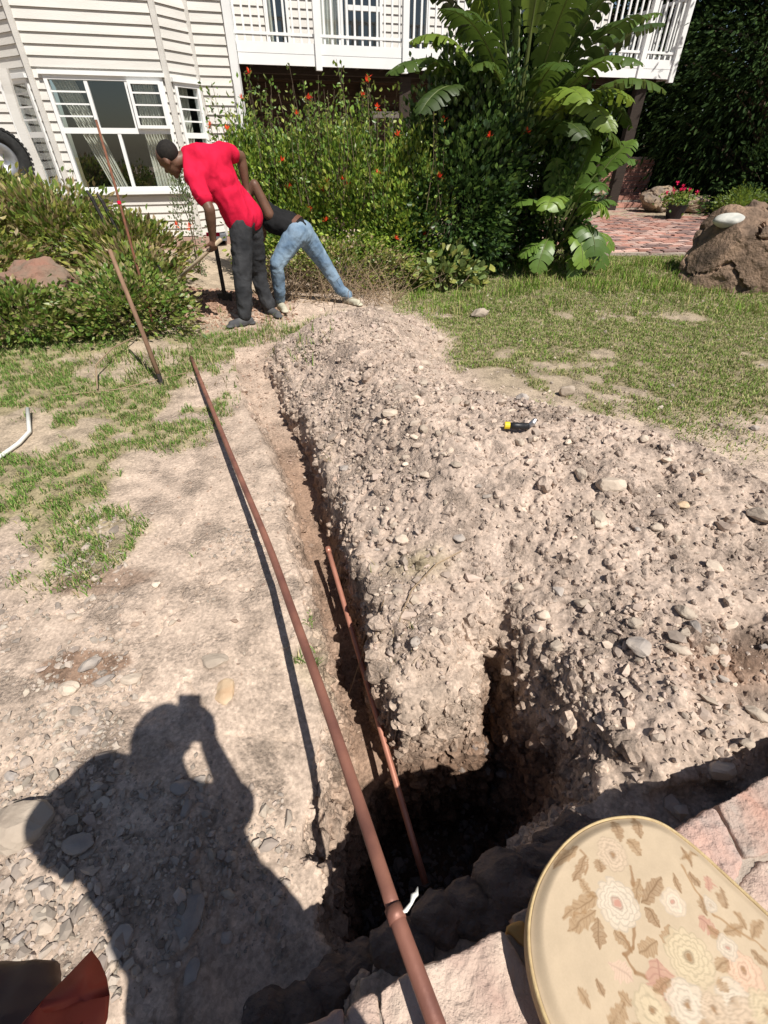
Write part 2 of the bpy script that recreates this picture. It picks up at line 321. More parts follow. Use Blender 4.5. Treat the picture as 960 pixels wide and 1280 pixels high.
# grass mask
def grassmask(x, y):
    n = fbm(x*1.5, y*1.5, s=41, o=4)+.35*fbm(x*6, y*6, s=42, o=2)
    left = sm((-x-.62-.12*y)/.3)*sm((y-1.05+.12*x)/.35)*sm((5.0-y)/.5)
    lb = sm(.66+4.0*(n+.05+.25*sm((y-2.2)/1)-.25*sm((1.7-y)/.6)))*left
    bare = np.exp(-(((x+.95)/.42)**2+((y-2.0)/.5)**2)*1.2)
    lb = lb*(1-sm(bare*1.6-.3))
    ds = sdf(x, y, SPOIL)
    right = sm((-ds-.06)/.25)*sm((x-.3)/.3)*sm((y-1.9-.12*x)/1.1)*sm((8.3-y)/.4)
    rb = sm(.42+3.4*(n+.08+.35*sm((y-3.2)/1.6)))*right
    mid = np.exp(-(((x+.9)/.35)**2+((y-4.75)/.2)**2))*.5
    tuft = np.exp(-(((x-.14)/.11)**2+((y-1.33)/.06)**2))*.9+.5*np.exp(-(((x+.3)/.14)**2+((y-1.02)/.2)**2))*sm(n*4+.4)
    far = sm((y-5.2)/.5)*sm((x+.2)/.6)*sm((8.3-y)/.4)
    return np.clip(np.maximum.reduce([lb, rb, mid, tuft, far*.8*(1-sm((y-7.0)/.8)*0)]), 0, 1)*(1-Mk_tr(x, y))
def Mk_tr(x, y):
    xr = np.interp(y, YR, XR); xl = np.interp(y, YL, XL)
    return ((x > xl-.05) & (x < xr+.03) & (y < 4.3)).astype(float)
GM = grassmask(GX, GY)
c_pack = np.array([.50,.392,.312]); c_spoil = np.array([.44,.345,.28]); c_wet_shade = np.array([.20,.125,.085]); c_grass = np.array([.31,.26,.15]); c_dig = np.array([.33,.20,.14]); c_far = np.array([.14,.12,.07])  # the wet soil tone also paints the shade inside the pit
n_a = (fbm(GX*2.2, GY*2.2, s=51)+1)/2; n_b = (fbm(GX*9, GY*9, s=52)+1)/2
C = c_pack*(.9+.2*n_a[..., None]); n_c = fbm(GX*5, GY*5, s=53, o=6, g=.65)
C = mixc(C, np.array([.56,.46,.37]), sm(n_c*3)*.6) if False else C*(1+.13*n_c[..., None])
def mixc(C, c, k): return C*(1-k[..., None])+c*k[..., None]
C = mixc(C, c_spoil*1.0, Mk['spoil'])
C = mixc(C, np.array([.50,.395,.325]), Mk['spoil']*sm((n_a-.45)*4)*.7)
C = mixc(C, c_grass*(1-.22*sm((GX-.3)/.4))[..., None], np.clip(GM*.75+.5*sm((GX-.6)/.3)*sm((GY-2.6)/1)*(1-Mk['spoil'])+.35*sm((-GX-1.3)/.5)*sm((GY-1.5)/.5), 0, .9))
C = mixc(C, c_wet_shade*1.35, Mk['tr']*.8*(1-sm((GY-2.4)/.9)*.75))
C = mixc(C, c_wet_shade*.95, np.clip(sm(Mk['pit']*2.2-.15), 0, .95)); C = mixc(C, c_wet_shade*.5, sm(Mk['pit']*3-1.9)*(GX < .5)*.9)  # damp pit soil with the hole's shade painted in, floor darkest
C = mixc(C, c_dig, sm(Mk['dig']*2-.2)*.9)
fxx, fyy, _ = at(105, 832)
wet = np.exp(-(((GX-fxx-(.35*(GY-fyy)))/.19)**2+((GY-fyy)/.085)**2))*1.6
C = mixc(C, c_wet_shade*1.25, sm((wet+n_b*.9-1.1)*4)*.85)
fxx, fyy, _ = at(130, 725); wet = np.exp(-(((GX-fxx)/.22)**2+((GY-fyy)/.1)**2)); C = mixc(C, c_wet_shade*1.1, sm((wet+n_b*.7-.75)*4)*.6)
C = mixc(C, c_wet_shade*1.5, np.exp(-(((GX-1.15)/.22)**2+((GY-.86)/.1)**2))*.8)
C = mixc(C, c_far, sm((GY-8.5)/2)*np.maximum(sm((GX-7)/1), sm((GY-14)/2)))
# lateral roughness on the steep walls
gy_, gx_ = np.gradient(GZ, ys, xs); steep = sm((np.hypot(gx_, gy_)-.5)/1.5)
DX = .05*steep*fbm(GX*9, GY*9, GZ*11, s=61, o=5, g=.6); DY = .055*steep*fbm(GX*9, GY*9, GZ*11, s=62, o=5, g=.6)
V = np.stack([GX+DX, GY+DY, GZ], -1).reshape(-1, 3)
ii = np.arange(nx*ny).reshape(ny, nx); F = np.stack([ii[:-1, :-1], ii[:-1, 1:], ii[1:, 1:], ii[1:, :-1]], -1).reshape(-1, 4)
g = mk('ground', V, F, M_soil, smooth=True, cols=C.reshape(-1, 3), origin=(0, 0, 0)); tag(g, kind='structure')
# ------------------------------------------------------------------ clods sticking out of the cut walls and the heap
BI, BF = ico(0)
BI1, BF1 = ico(1)
V3 = V; cell = F; q_ = V3[cell]; area = .5*np.linalg.norm(np.cross(q_[:, 2]-q_[:, 0], q_[:, 3]-q_[:, 1]), axis=1)
cm = q_.mean(1); CC = C.reshape(-1, 3)[cell].mean(1); stp = steep.reshape(-1)[cell[:, 0]]
def clods(name, w, n, med, sg, mx, label, seed):
    r = np.random.default_rng(seed); p = w*area; p = p/p.sum(); k = r.choice(len(cell), n, p=p); u, v = r.uniform(size=(n, 1)), r.uniform(size=(n, 1)); qq = q_[k]
    P0 = (qq[:, 0]*(1-u)+qq[:, 1]*u)*(1-v)+(qq[:, 3]*(1-u)+qq[:, 2]*u)*v; S = np.clip(r.lognormal(math.log(med), sg, n), .003, mx)
    sc = r.uniform(.6, 1.3, (n, 1, 3)); P = BI1[None]*(1+r.uniform(-.3, .25, (n, 42, 1)))*sc*S[:, None, None]
    P = P+P0[:, None]; c = CC[k]*r.uniform(.82, 1.15, (n, 1)); c = np.repeat(c[:, None], 42, 1).reshape(-1, 3)
    Fs = (BF1[None]+(np.arange(n)*42)[:, None, None]).reshape(-1, 3)
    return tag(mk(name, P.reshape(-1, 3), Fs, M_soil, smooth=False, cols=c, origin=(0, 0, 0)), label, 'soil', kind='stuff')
inn = (cm[:, 0] > -1.3) & (cm[:, 0] < .8) & (cm[:, 1] > .1) & (cm[:, 1] < 4.3)
clods('wall_clods', inn*np.clip(stp-.25, 0, 1)*(1+2*(cm[:, 1] < 1.3)), 6500, .0082, .6, .036, 'lumps of earth and stone sticking out of the trench and pit walls', 801)
wsp = sm((Mk['ds'].reshape(-1)[cell[:, 0]]+.08)/.1)*(cm[:, 1] < 4.9)*(cm[:, 0] < 3)*(np.hypot(cm[:, 0], cm[:, 1]) < 5)/np.maximum(np.hypot(cm[:, 0], cm[:, 1]), .8)*(.3+1.4*sm(.5+2*fbm(cm[:, 0]*2, cm[:, 1]*2, s=803)))
clods('heap_clods', wsp, 5200, .0056, .66, .03, 'dusty clods of dug soil lying on the spoil heap', 802)
# ------------------------------------------------------------------ loose gravel (too many to count)
def pebbles(name, X, Y, S, label, colf, seed, zoff=.25):
    n = len(X); r = np.random.default_rng(seed); Z = height(X, Y)[0]
    q = r.normal(size=(n, 3, 3)); 
    a = q[:, 0]/np.linalg.norm(q[:, 0], axis=1, keepdims=True); b = q[:, 1]-a*(a*q[:, 1]).sum(1, keepdims=True); b /= np.linalg.norm(b, axis=1, keepdims=True); c = np.cross(a, b)
    P = BI[None]*(1+r.uniform(-.42, .34, (n, 12, 1)))*(S[:, None, None]*np.stack([r.uniform(.8, 1.3, n), r.uniform(.65, 1, n), r.uniform(.45, .8, n)], 1)[:, None])
    Mx = np.stack([a, b, c], 1); P = P@Mx; P[..., 2] *= .8
    P += np.stack([X, Y, Z+S*zoff], 1)[:, None]
    Fs = BF[None]+(np.arange(n)*12)[:, None, None]
    cl = colf(r, n); cl = np.repeat(cl[:, None], 12, 1)
    o = mk(name, P.reshape(-1, 3), Fs.reshape(-1, 3), M_gravel, cols=cl.reshape(-1, 3), origin=(0, 0, 0)); return tag(o, label, 'gravel', kind='stuff')
def gcol(base, var=.3):
    def f(r, n): return np.array(base)*(1+r.uniform(-var, var, (n, 1)))*(1+r.uniform(-.02, .02, (n, 3)))
    return f
def scatter(n, x0, x1, y0, y1, dens, seed, pw=1.0):
    r = np.random.default_rng(seed); X = r.uniform(x0, x1, n); Y = y0+(y1-y0)*r.uniform(0, 1, n)**pw
    k = r.uniform(size=n) < dens(X, Y); return X[k], Y[k]
spd = lambda x, y: sm((sdf(x, y, SPOIL)+.12)/.15)*(.16+.84*sm(.35+2.4*fbm(x*2.5, y*2.5, s=71, o=4)))
X, Y = scatter(72000, -1.1, 3.3, .45, 5.1, spd, 72)
pebbles('spoil_gravel', X, Y, np.clip(RNG.lognormal(math.log(.0052), .68, len(X)), .0025, .034), 'fine gravel and clods covering the spoil heap', gcol((.48,.385,.315), .3), 73)
dl = lambda x, y: sm(.08+1.9*fbm(x*3, y*3, s=74)+1.3*np.exp(-(((x+.7)/.55)**2+((y-.3)/.32)**2)))*(1-sm((y-1.3)/.8))*(x < -.25)
X, Y = scatter(24000, -1.7, -.22, -.05, 2.2, dl, 75)
pebbles('path_gravel', X, Y, np.clip(RNG.lognormal(math.log(.0052), .62, len(X)), .0025, .024), 'small gravel strewn over the bare ground left of the pit', gcol((.40,.335,.28), .38), 76)
X, Y = scatter(5000, -1.35, .1, .9, 4.3, lambda x, y: Mk_tr(x, y)*.6+.12, 77)
pebbles('trench_gravel', X, Y, np.clip(RNG.lognormal(math.log(.006), .45, len(X)), .003, .02), 'crumbs of stone on the trench floor', gcol((.36,.26,.2)), 78)
X, Y = scatter(2600, -.2, .65, .15, 1.1, lambda x, y: (sdf(x, y, PIT) > .1)*1.0, 79)
pebbles('pit_gravel', X, Y, np.clip(RNG.lognormal(math.log(.009), .6, len(X)), .004, .04), 'dark stones and clods on the pit floor', gcol((.2,.16,.14)), 80)
X, Y = scatter(5000, -3.0, -1.0, 4.6, 6.4, lambda x, y: np.exp(-(((x+1.9)/.75)**2+((y-5.5)/.55)**2)), 81)
pebbles('dug_clods', X, Y, np.clip(RNG.lognormal(math.log(.013), .45, len(X)), .006, .04), 'loose clods of freshly dug earth at the men\'s feet', gcol((.38,.24,.17)), 82)
X, Y = scatter(4200, .3, 4.2, 2.4, 6.5, lambda x, y: .25*(sdf(x, y, SPOIL) < 0)+.6*np.exp(-np.abs(sdf(x, y, SPOIL))/.12), 83)
pebbles('lawn_gravel', X, Y, np.clip(RNG.lognormal(math.log(.008), .45, len(X)), .004, .022), 'scattered gravel along the edge of the worn lawn', gcol((.45,.37,.31)), 84)
# ------------------------------------------------------------------ individual stones
ROCK = []
for k in range(9):
    V_, F_ = rockV(2, 100+k, .22, 11, (1, .8, .62)); ROCK.append(V_)
RF = F_
RM = {}
def stone(px, py, wpx, m, label, hr=.6, asp=1.0, rot=None, k=None, sink=.3, group=None, z=None, name='stone', world=None):
    k = random.randrange(9) if k is None else k
    if world: x, y = world; 
    else:
        x, y, _ = at(px, py, 0); 
        for _ in range(4): z0 = hz(x, y); x, y, _ = at(px, py, z0)
    z0 = hz(x, y)
    dep = y*math.cos(PITCH)+(CAMH-z0)*math.sin(PITCH); r = wpx/2*dep/FPX if not world else wpx
    key = (k, m.name)
    if key not in RM: RM[key] = mesh('rock', ROCK[k], RF, m)
    o = bpy.data.objects.new(name, RM[key]); link(o, None, (x, y, z0+r*hr*.62*(1-sink)))
    o.scale = (r, r*asp, r*hr/.62*.8); o.rotation_euler = (random.uniform(-.15, .15), random.uniform(-.15, .15), rot if rot is not None else random.uniform(0, 6.28))
    return tag(o, label, 'stone', group)
ST = [
 (30,1035,88,M_stone,'large pale rounded stone half covered by the head of the shadow',.55,.8,.1),
 (115,832,36,M_stone_g,'oval brown stone on the damp brown patch',.5,.55,.9),
 (88,862,27,M_stone,'round tan stone at the front edge of the damp brown patch',.6,.9,0),
 (130,853,28,M_stone_g,'grey oval pebble right of the tan stone on the damp patch',.5,.6,.5),
 (165,850,26,M_stone,'pale broken stone just right of the grey pebble on the damp patch',.5,.9,0),
 (282,866,30,M_stone_o,'orange-rimmed flat stone beside the phone shadow',.35,1.5,.1),
 (268,828,36,M_stone,'flat pinkish stone set in the soil behind the orange-rimmed stone',.3,.8,0),
 (120,725,13,M_stone,'small white stone on the dark soil of the left grass',.8,1,0),
 (92,772,20,M_stone,'flat tan stone at the front edge of the left grass',.4,.8,0),
 (196,732,12,M_stone,'small cream stone among the front blades of the left grass',.7,1,0),
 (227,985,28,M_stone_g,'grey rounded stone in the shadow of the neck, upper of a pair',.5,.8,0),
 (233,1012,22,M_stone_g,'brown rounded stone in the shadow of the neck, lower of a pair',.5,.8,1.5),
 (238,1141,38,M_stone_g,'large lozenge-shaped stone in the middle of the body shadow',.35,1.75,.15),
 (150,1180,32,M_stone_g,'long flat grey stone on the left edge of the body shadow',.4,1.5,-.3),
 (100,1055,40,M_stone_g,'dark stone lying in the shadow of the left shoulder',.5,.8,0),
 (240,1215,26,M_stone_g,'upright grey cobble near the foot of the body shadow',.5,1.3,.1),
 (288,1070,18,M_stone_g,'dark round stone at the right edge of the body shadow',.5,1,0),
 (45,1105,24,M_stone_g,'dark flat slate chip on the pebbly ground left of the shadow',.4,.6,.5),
 (60,1160,26,M_stone,'pale angular stone above the dark sleeve',.5,.8,0),
 (707,494,21,M_stone,'blocky tan stone standing alone on the lawn behind the tool handle',1.0,.8,0),
 (586,503,18,M_stone,'round tan stone at the lawn edge left of the tool handle',.8,1,0),
 (600,396,28,M_stone,'pinkish wedge of rock at the far end of the lawn beside the heap',.6,.7,.5),
 (530,460,17,M_stone,'pale stone at the front of the far green patch beside the heap',.6,.8,0),
 (548,427,16,M_stone,'pale stone at the rear of the far green patch beside the heap',.7,.9,0),
 (943,537,11,M_stone_g,'small dark stone at the worn edge of the lawn',.8,1,0),
 (487,527,22,M_stone,'cream chunk half buried on the far slope of the heap',.6,.9,0),
 (765,600,40,M_stone,'large pale lumpy stone at the crest of the spoil heap',.7,.9,0),
 (902,602,38,M_stone,'long flat pale stone on the far rim of the spoil heap',.4,.55,-.2),
 (952,648,40,M_stone,'big cream rock at the right rim of the heap',.6,.8,-.5),
 (853,633,18,M_stone_o,'reddish clay lump near the rim of the heap',.6,.8,0),
 (698,740,14,M_stone_g,'grey rectangular slab standing on the heap above the pit',.5,1.9,.05),
 (798,812,34,M_stone_g,'grey triangular rock on the heap right of the pit',.5,1.2,.3),
 (792,783,20,M_stone,'round pale stone touching the grey triangular rock',.8,1,0),
 (845,815,32,M_stone,'elongated stone right of the grey triangular rock',.5,.55,-.5),
 (888,812,20,M_stone,'rounded stone standing right of the elongated one',.7,1.3,0),
 (860,795,26,M_stone,'flat pale stone behind the elongated stone',.4,.8,0),
 (694,815,21,M_stone,'round white stone at the lip of the pit',.8,.95,0),
 (675,783,19,M_stone,'round tan stone above the lip of the pit',.8,.9,0),
 (647,737,18,M_stone,'pale round stone above the grey slab on the heap',.7,.9,0),
 (738,862,12,M_stone,'small white pebble on the bare slope right of the pit',.8,1.1,0),
 (573,678,17,M_stone_g,'light grey cut stone in the middle of the heap',.6,1.1,0),
 (503,676,20,M_stone,'pale stone near the trench edge of the heap',.6,1,0),
 (945,895,34,M_stone,'oblong white rock at the right side above the wall',.5,.6,-.6),
 (933,930,20,M_stone,'white lump of rock above the wall shadow',.7,.8,0),
 (895,965,38,M_stone,'rounded brown stone half in the shadow of the wall',.8,.9,0),
 (725,760,20,M_stone,'brownish stone just below the grey slab',.6,.9,0),
 (820,662,18,M_stone,'angular stone with a bright face high on the heap',.7,.8,0),
 (605,640,14,M_stone_g,'bluish grey chip on the upper heap',.5,.8,0),
 (250,975,16,M_stone_g,'small dark stone at the foot of the lit gap in the shadow',.6,.8,0),
 (270,745,0,M_stone,'',0,0,0),
]
for s in ST:
    if s[2]: stone(s[0], s[1], s[2], s[3], s[4], s[5], s[6], s[7], sink=.12)
r_ = random.Random(5)
def many(n, fn, group, label, smin, smax, ms):
    c = 0; t = 0
    while c < n and t < n*60:
        t += 1; x, y = fn()
        a = np.array([x]), np.array([y])
        if sdf(a[0], a[1], PIT)[0] > -.02: continue
        r = smin+(smax-smin)*r_.random()**2.2
        stone(0, 0, r, r_.choice(ms), label, r_.uniform(.45, .85), r_.uniform(.6, 1), sink=.3, group=group, world=(x, y)); c += 1
def in_spoil():
    while True:
        x, y = r_.uniform(-1, 2.9), r_.uniform(.5, 5) if r_.random() < .35 else r_.uniform(.6, 2.7)
        if sdf(np.array([x]), np.array([y]), SPOIL)[0] > -.05: return x, y
many(150, in_spoil, 'small stones scattered over the spoil heap', 'small pale stone lying loose on the spoil heap', .012, .042, [M_stone, M_stone, M_stone, M_stone_g])
many(48, lambda: (r_.uniform(-1.35, -.3), r_.uniform(.05, .6)), 'cobbles on the pebbly ground under the shadow', 'small cobble on the pebbly ground by the photographer\'s shadow', .011, .028, [M_stone_g, M_stone_g, M_stone])
many(24, lambda: (r_.uniform(-1.6, -.35), r_.uniform(.75, 1.7)), 'chips on the bare soil left of the pipe', 'pale stone chip on the bare soil left of the long pipe', .008, .02, [M_stone])
many(12, lambda: (r_.uniform(.5, 1.3), r_.uniform(2.75, 3.6)), 'stones on the lawn margin', 'stray pale stone on the worn margin of the lawn', .012, .025, [M_stone])
# ------------------------------------------------------------------ grass
def blades(name, X, Y, hmin, hmax, wd, label, cf, seed, lean=.6):
    n = len(X); r = np.random.default_rng(seed); Z = height(X, Y)[0]-.003; h = r.uniform(hmin, hmax, n); a = r.uniform(0, 6.283, n); l = r.uniform(.15, lean, n)*h
    dx, dy = np.cos(a), np.sin(a); sx, sy = -dy*wd, dx*wd; sx = sx*r.uniform(.6, 1.2, n); 
    B = np.stack([X, Y, Z], 1)
    P = np.zeros((n, 5, 3)); P[:, 0] = B+np.stack([sx, sy, 0*h], 1); P[:, 1] = B-np.stack([sx, sy, 0*h], 1)
    m_ = B+np.stack([dx*l*.35, dy*l*.35, h*.62], 1); P[:, 2] = m_-np.stack([sx, sy, 0*h], 1)*.8; P[:, 3] = m_+np.stack([sx, sy, 0*h], 1)*.8
    P[:, 4] = B+np.stack([dx*l*1.2, dy*l*1.2, h], 1)
    F = (np.array([[0,1,2],[0,2,3],[3,2,4]])[None]+(np.arange(n)*5)[:, None, None]).reshape(-1, 3)
    c = cf(r, n); c = np.repeat(c[:, None], 5, 1).reshape(-1, 3)
    return tag(mk(name, P.reshape(-1, 3), F, M_leafdull, cols=c, origin=(0, 0, 0)), label, 'grass', kind='stuff')
def gc(green, dry, p):
    def f(r, n):
        k = (r.uniform(size=n) < p)[:, None]; return np.where(k, np.array(dry), np.array(green))*(1+r.uniform(-.35, .35, (n, 1)))
    return f
def clump(x, y): return np.clip(grassmask(x, y)*sm(.6+1.5*fbm(x*16, y*16, s=91, o=2)), 0, 1)
X, Y = scatter(210000, -3.6, -.25, 1.0, 5.0, clump, 92, 1.15)
blades('left_grass', X, Y, .012, .045, .0026, 'thin green grass growing in patches left of the trench', gc((.14,.24,.05), (.38,.33,.16), .3), 93, .9)
X, Y = scatter(380000, .1, 5.5, 1.9, 8.4, lambda x, y: np.clip(grassmask(x, y)*(.25+.75*sm(.7+1.3*fbm(x*16, y*16, s=91, o=2))), 0, 1), 94)
blades('lawn_grass', X, Y, .010, .032, .0034, 'worn green and straw coloured lawn right of the spoil heap', gc((.165,.25,.05), (.42,.37,.19), .42), 95, 1.2)
X, Y = scatter(30000, .3, 6.5, 5.3, 7.3, lambda x, y: sm(.5+1.5*fbm(x*3, y*3, s=96))*(.35+.65*(y > 6.0)), 97)
blades('border_grass', X, Y, .04, .12, .004, 'longer grass along the foot of the shrubs and the boulder', gc((.16,.26,.04), (.42,.36,.16), .3), 98, .8)
X, Y = scatter(14000, -4.2, -.4, 3.4, 5.6, lambda x, y: sm(.2+1.5*fbm(x*3, y*3, s=99))*(1-Mk_tr(x, y)), 100)
blades('weeds', X, Y, .02, .09, .004, 'low weeds and grass between the left shrubs and the dug earth', gc((.13,.2,.04), (.36,.3,.16), .35), 101, 1.0)
X, Y = scatter(9000, -1.3, .4, .9, 4.4, lambda x, y: np.exp(-((x-np.interp(y, YR, XR)-.05)/.07)**2)*sm(.2+2*fbm(x*4, y*4, s=102)), 103)
blades('edge_grass', X, Y, .01, .05, .0018, 'dry roots and grass hanging along the trench edge', gc((.14,.15,.05), (.32,.25,.15), .7), 104, 1.6)
# ------------------------------------------------------------------ house
HA = R(15); HU = Vector((math.cos(HA), math.sin(HA), 0)); HN = Vector((math.sin(HA), -math.cos(HA), 0))
P1 = Vector((-2.45, 10.35, 0)); P2 = P1-HU*.58
P3 = P2+Vector((-.5, -.866, 0))*.625; P4 = P3-HU*1.864; P5 = P4+Vector((-.866, .5, 0))*.8; P6 = P5-HU*4
house = root('house', (-1, 11, 0), 'white timber-clad house with a bay window and a raised balcony', 'house')
class Face:
    def __init__(s, a, b):
        s.o = a; s.u = (b-a).normalized(); s.L = (b-a).length; s.n = Vector((s.u.y, -s.u.x, 0))
    def p(s, t, out, z): return s.o+s.u*t+s.n*out+Vector((0, 0, z))
    def box(s, mb, t0, t1, o0, o1, z0, z1):
        return mb.hexa([s.p(t0,o1,z0), s.p(t1,o1,z0), s.p(t1,o0,z0), s.p(t0,o0,z0), s.p(t0,o1,z1), s.p(t1,o1,z1), s.p(t1,o0,z1), s.p(t0,o0,z1)])
    def plank(s, t0, t1, z, h=.12, m=None, name='plank'):
        mb = MB(); mb.hexa([s.p(t0,.03,z), s.p(t1,.03,z), s.p(t1,0,z), s.p(t0,0,z), s.p(t0,.008,z+h), s.p(t1,.008,z+h), s.p(t1,0,z+h), s.p(t0,0,z+h)])
        return mb.mk(name, m or M_side, house)
ZT = 5.0
def clad(f, z0, z1, holes=(), h=.12, m=None, t0=0, t1=None):
    t1 = f.L if t1 is None else t1; z = z0
    while z < z1-.01:
        hh = min(h, z1-z); segs = [(t0, t1)]
        for a, b, c, d in holes:
            if z+hh > c+.005 and z < d-.005:
                ns = []
                for p, q in segs:
                    if b <= p or a >= q: ns.append((p, q))
                    else:
                        if a-p > .01: ns.append((p, a))
                        if q-b > .01: ns.append((b, q))
                segs = ns
        for p, q in segs: f.plank(p, q, z, hh-.004, m)
        z += h
def wallback(f, z0, z1, holes=(), m=None, name='wall'):
    mb = MB(); ts = sorted({0, f.L, *[v for a, b, c, d in holes for v in (a, b)]}); zs_ = sorted({z0, z1, *[v for a, b, c, d in holes for v in (c, d)]})
    for i in range(len(ts)-1):
        for j in range(len(zs_)-1):
            tm, zm = (ts[i]+ts[i+1])/2, (zs_[j]+zs_[j+1])/2
            if any(a < tm < b and c < zm < d for a, b, c, d in holes): continue
            f.box(mb, ts[i], ts[i+1], -.1, -.002, zs_[j], zs_[j+1])
    return mb.mk(name, m or M_side, house)
def window(f, t0, t1, z0, z1, mulls=(), rails=(), bars=(), curt=(), fr=.05, hand=None, out=.05):
    mb = MB(); f.box(mb, t0, t1, -.06, out, z1-fr, z1); f.box(mb, t0, t1, -.06, out, z0, z0+fr)
    f.box(mb, t0, t0+fr, -.06, out, z0+fr, z1-fr); f.box(mb, t1-fr, t1, -.06, out, z0+fr, z1-fr)
    w = mb.mk('window', M_white, house)
    mb = MB(); f.box(mb, t0-.04, t1+.04, out-.02, out+.03, z1+.001, z1+.05); mb.mk('head_trim', M_white, w); mb = MB(); f.box(mb, t0-.04, t1+.04, out-.02, out+.05, z0-.05, z0-.001); mb.mk('sill', M_white, w)
    for a, c, d in mulls: mb = MB(); f.box(mb, a-.025, a+.025, -.03, out-.008, c, d); mb.mk('mullion', M_white, w)
    for z, a, b in rails: mb = MB(); f.box(mb, a, b, -.03, out-.004, z-.035, z+.035); mb.mk('rail', M_white, w)
    for z, a, b in bars: mb = MB(); f.box(mb, a, b, -.012, .012, z-.01, z+.01); mb.mk('glazing_bar', M_white, w)
    mb = MB(); f.box(mb, t0+fr, t1-fr, -.004, .002, z0+fr, z1-fr); mb.mk('pane', M_glass, w)
    for ta, tb, tc, td, k in curt:                      # curtain: top span, bottom span, with folds
        n = 60; V = []
        for j in range(13):
            v = j/12; a = ta+(tc-ta)*v; b = tb+(td-tb)*v
            for i in range(n+1):
                t = i/n; V.append(f.p(a+(b-a)*t, -.16+.03*math.sin(t*k*6.283)+.01*math.sin(t*23), z1-.03-(z1-z0-.06)*v))
        Fq = [(j*(n+1)+i, j*(n+1)+i+1, (j+1)*(n+1)+i+1, (j+1)*(n+1)+i) for j in range(12) for i in range(n)]
        mk('curtain', V, Fq, M_curtain, w, smooth=True)
    return w
fB = Face(P4, P3); fR = Face(P3, P2); fW = Face(P2, P1); fL = Face(P5, P4); fLL = Face(P6, P5)
# bay front window
hB = (.15, 1.79, .9, 2.3)
for f, hs_ in ((fB, [hB]), (fR, [(.07,.57,.95,2.26)]), (fW, []), (fL, [(.12,.7,.9,2.26)]), (fLL, [])):
    wallback(f, 0.1, ZT, hs_); clad(f, .22, ZT, hs_)
wB = window(fB, .15, 1.79, .9, 2.3, mulls=[(.70,1.70,2.25),(1.26,1.70,2.25),(.97,.95,1.64)], rails=[(1.67,.2,1.74)],
       bars=[(z, .2, .68) for z in (1.84,1.98,2.12)], curt=[(.2,.52,.62,.86,7),(1.32,1.62,1.32,1.70,8)])
mb = MB(); a, b, c, d = 1.28, 1.75, 1.70, 2.26       # casement standing slightly open
for t0, t1, z0, z1 in ((a,b,d-.04,d),(a,b,c,c+.04),(a,a+.04,c+.04,d-.04),(b-.04,b,c+.04,d-.04)): fB.box(mb, t0, t1, .05, .09, z0, z1)
mb.mk('sash', M_white, wB)
for z in (1.84,1.98,2.12): q = MB(); fB.box(q, a+.04, b-.04, .055, .08, z-.01, z+.01); q.mk('glazing_bar', M_white, wB)
window(fR, .07, .57, .95, 2.26, rails=[(1.62,.12,.52)], bars=[(z,.12,.52) for z in (1.8,1.95,2.1)], curt=[(.1,.5,.12,.4,6)])
window(fL, .12, .7, .9, 2.26, rails=[(1.62,.17,.65)], bars=[(z,.17,.65) for z in (1.8,1.95,2.1)], curt=[(.2,.5,.2,.6,6)])
def cboard(p, z0, z1, s=.045, m=None, par=None, name='corner_board'):
    mb = MB(); mb.box((p.x-s, p.y-s, z0), (p.x+s, p.y+s, z1)); return mb.mk(name, m or M_side, par or house)
for p in (P2, P3, P4): cboard(p+HN*.02, .15, ZT, .035)
cboard(P5, .15, ZT, .05, M_white); cboard(P1+HN*.02+HU*.03, .1, ZT, .06, M_white)
mb = MB()                                              # curved white trim board left of the bay
cp = [atd(-4,85,8.95), atd(6,118,8.95), atd(17,152,8.93), atd(30,183,8.9), atd(41,208,8.88), atd(50,236,8.86), atd(56,275,8.86)]
for i in range(6):
    p, q = Vector(cp[i]), Vector(cp[i+1]); wv = Vector((.13,.0,0)); dv = Vector((0,.05,0))
    mb.hexa([q, q+wv, q+wv+dv, q+dv, p, p+wv, p+wv+dv, p+dv])
mb.mk('curved_trim', M_side, house)
mb = MB(); mb.hexa([fB.p(-.3,.06,-.1), fB.p(2.0,.06,-.1), fB.p(2.0,-.3,-.1), fB.p(-.3,-.3,-.1), fB.p(-.3,.06,.2), fB.p(2.0,.06,.2), fB.p(2.0,-.3,.2), fB.p(-.3,-.3,.2)])
mb.mk('plinth', mat('pink_plinth', (.4,.25,.2), (.34,.24,.2), .9, 8, .4), house)
mb = MB(); q = Face(P2, P1); q.box(mb, -.05, .62, -.2, .05, -.1, .2); mb.mk('plinth', MATS['pink_plinth'], house)
# room behind the bay: floor, back, so that the panes look into a dark room
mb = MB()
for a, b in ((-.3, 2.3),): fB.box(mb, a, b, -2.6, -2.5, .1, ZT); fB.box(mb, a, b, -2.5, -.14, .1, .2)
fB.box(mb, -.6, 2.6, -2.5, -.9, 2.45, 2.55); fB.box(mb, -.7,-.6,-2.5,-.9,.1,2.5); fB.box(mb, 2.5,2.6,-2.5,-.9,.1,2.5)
mb.mk('interior', M_room, house)
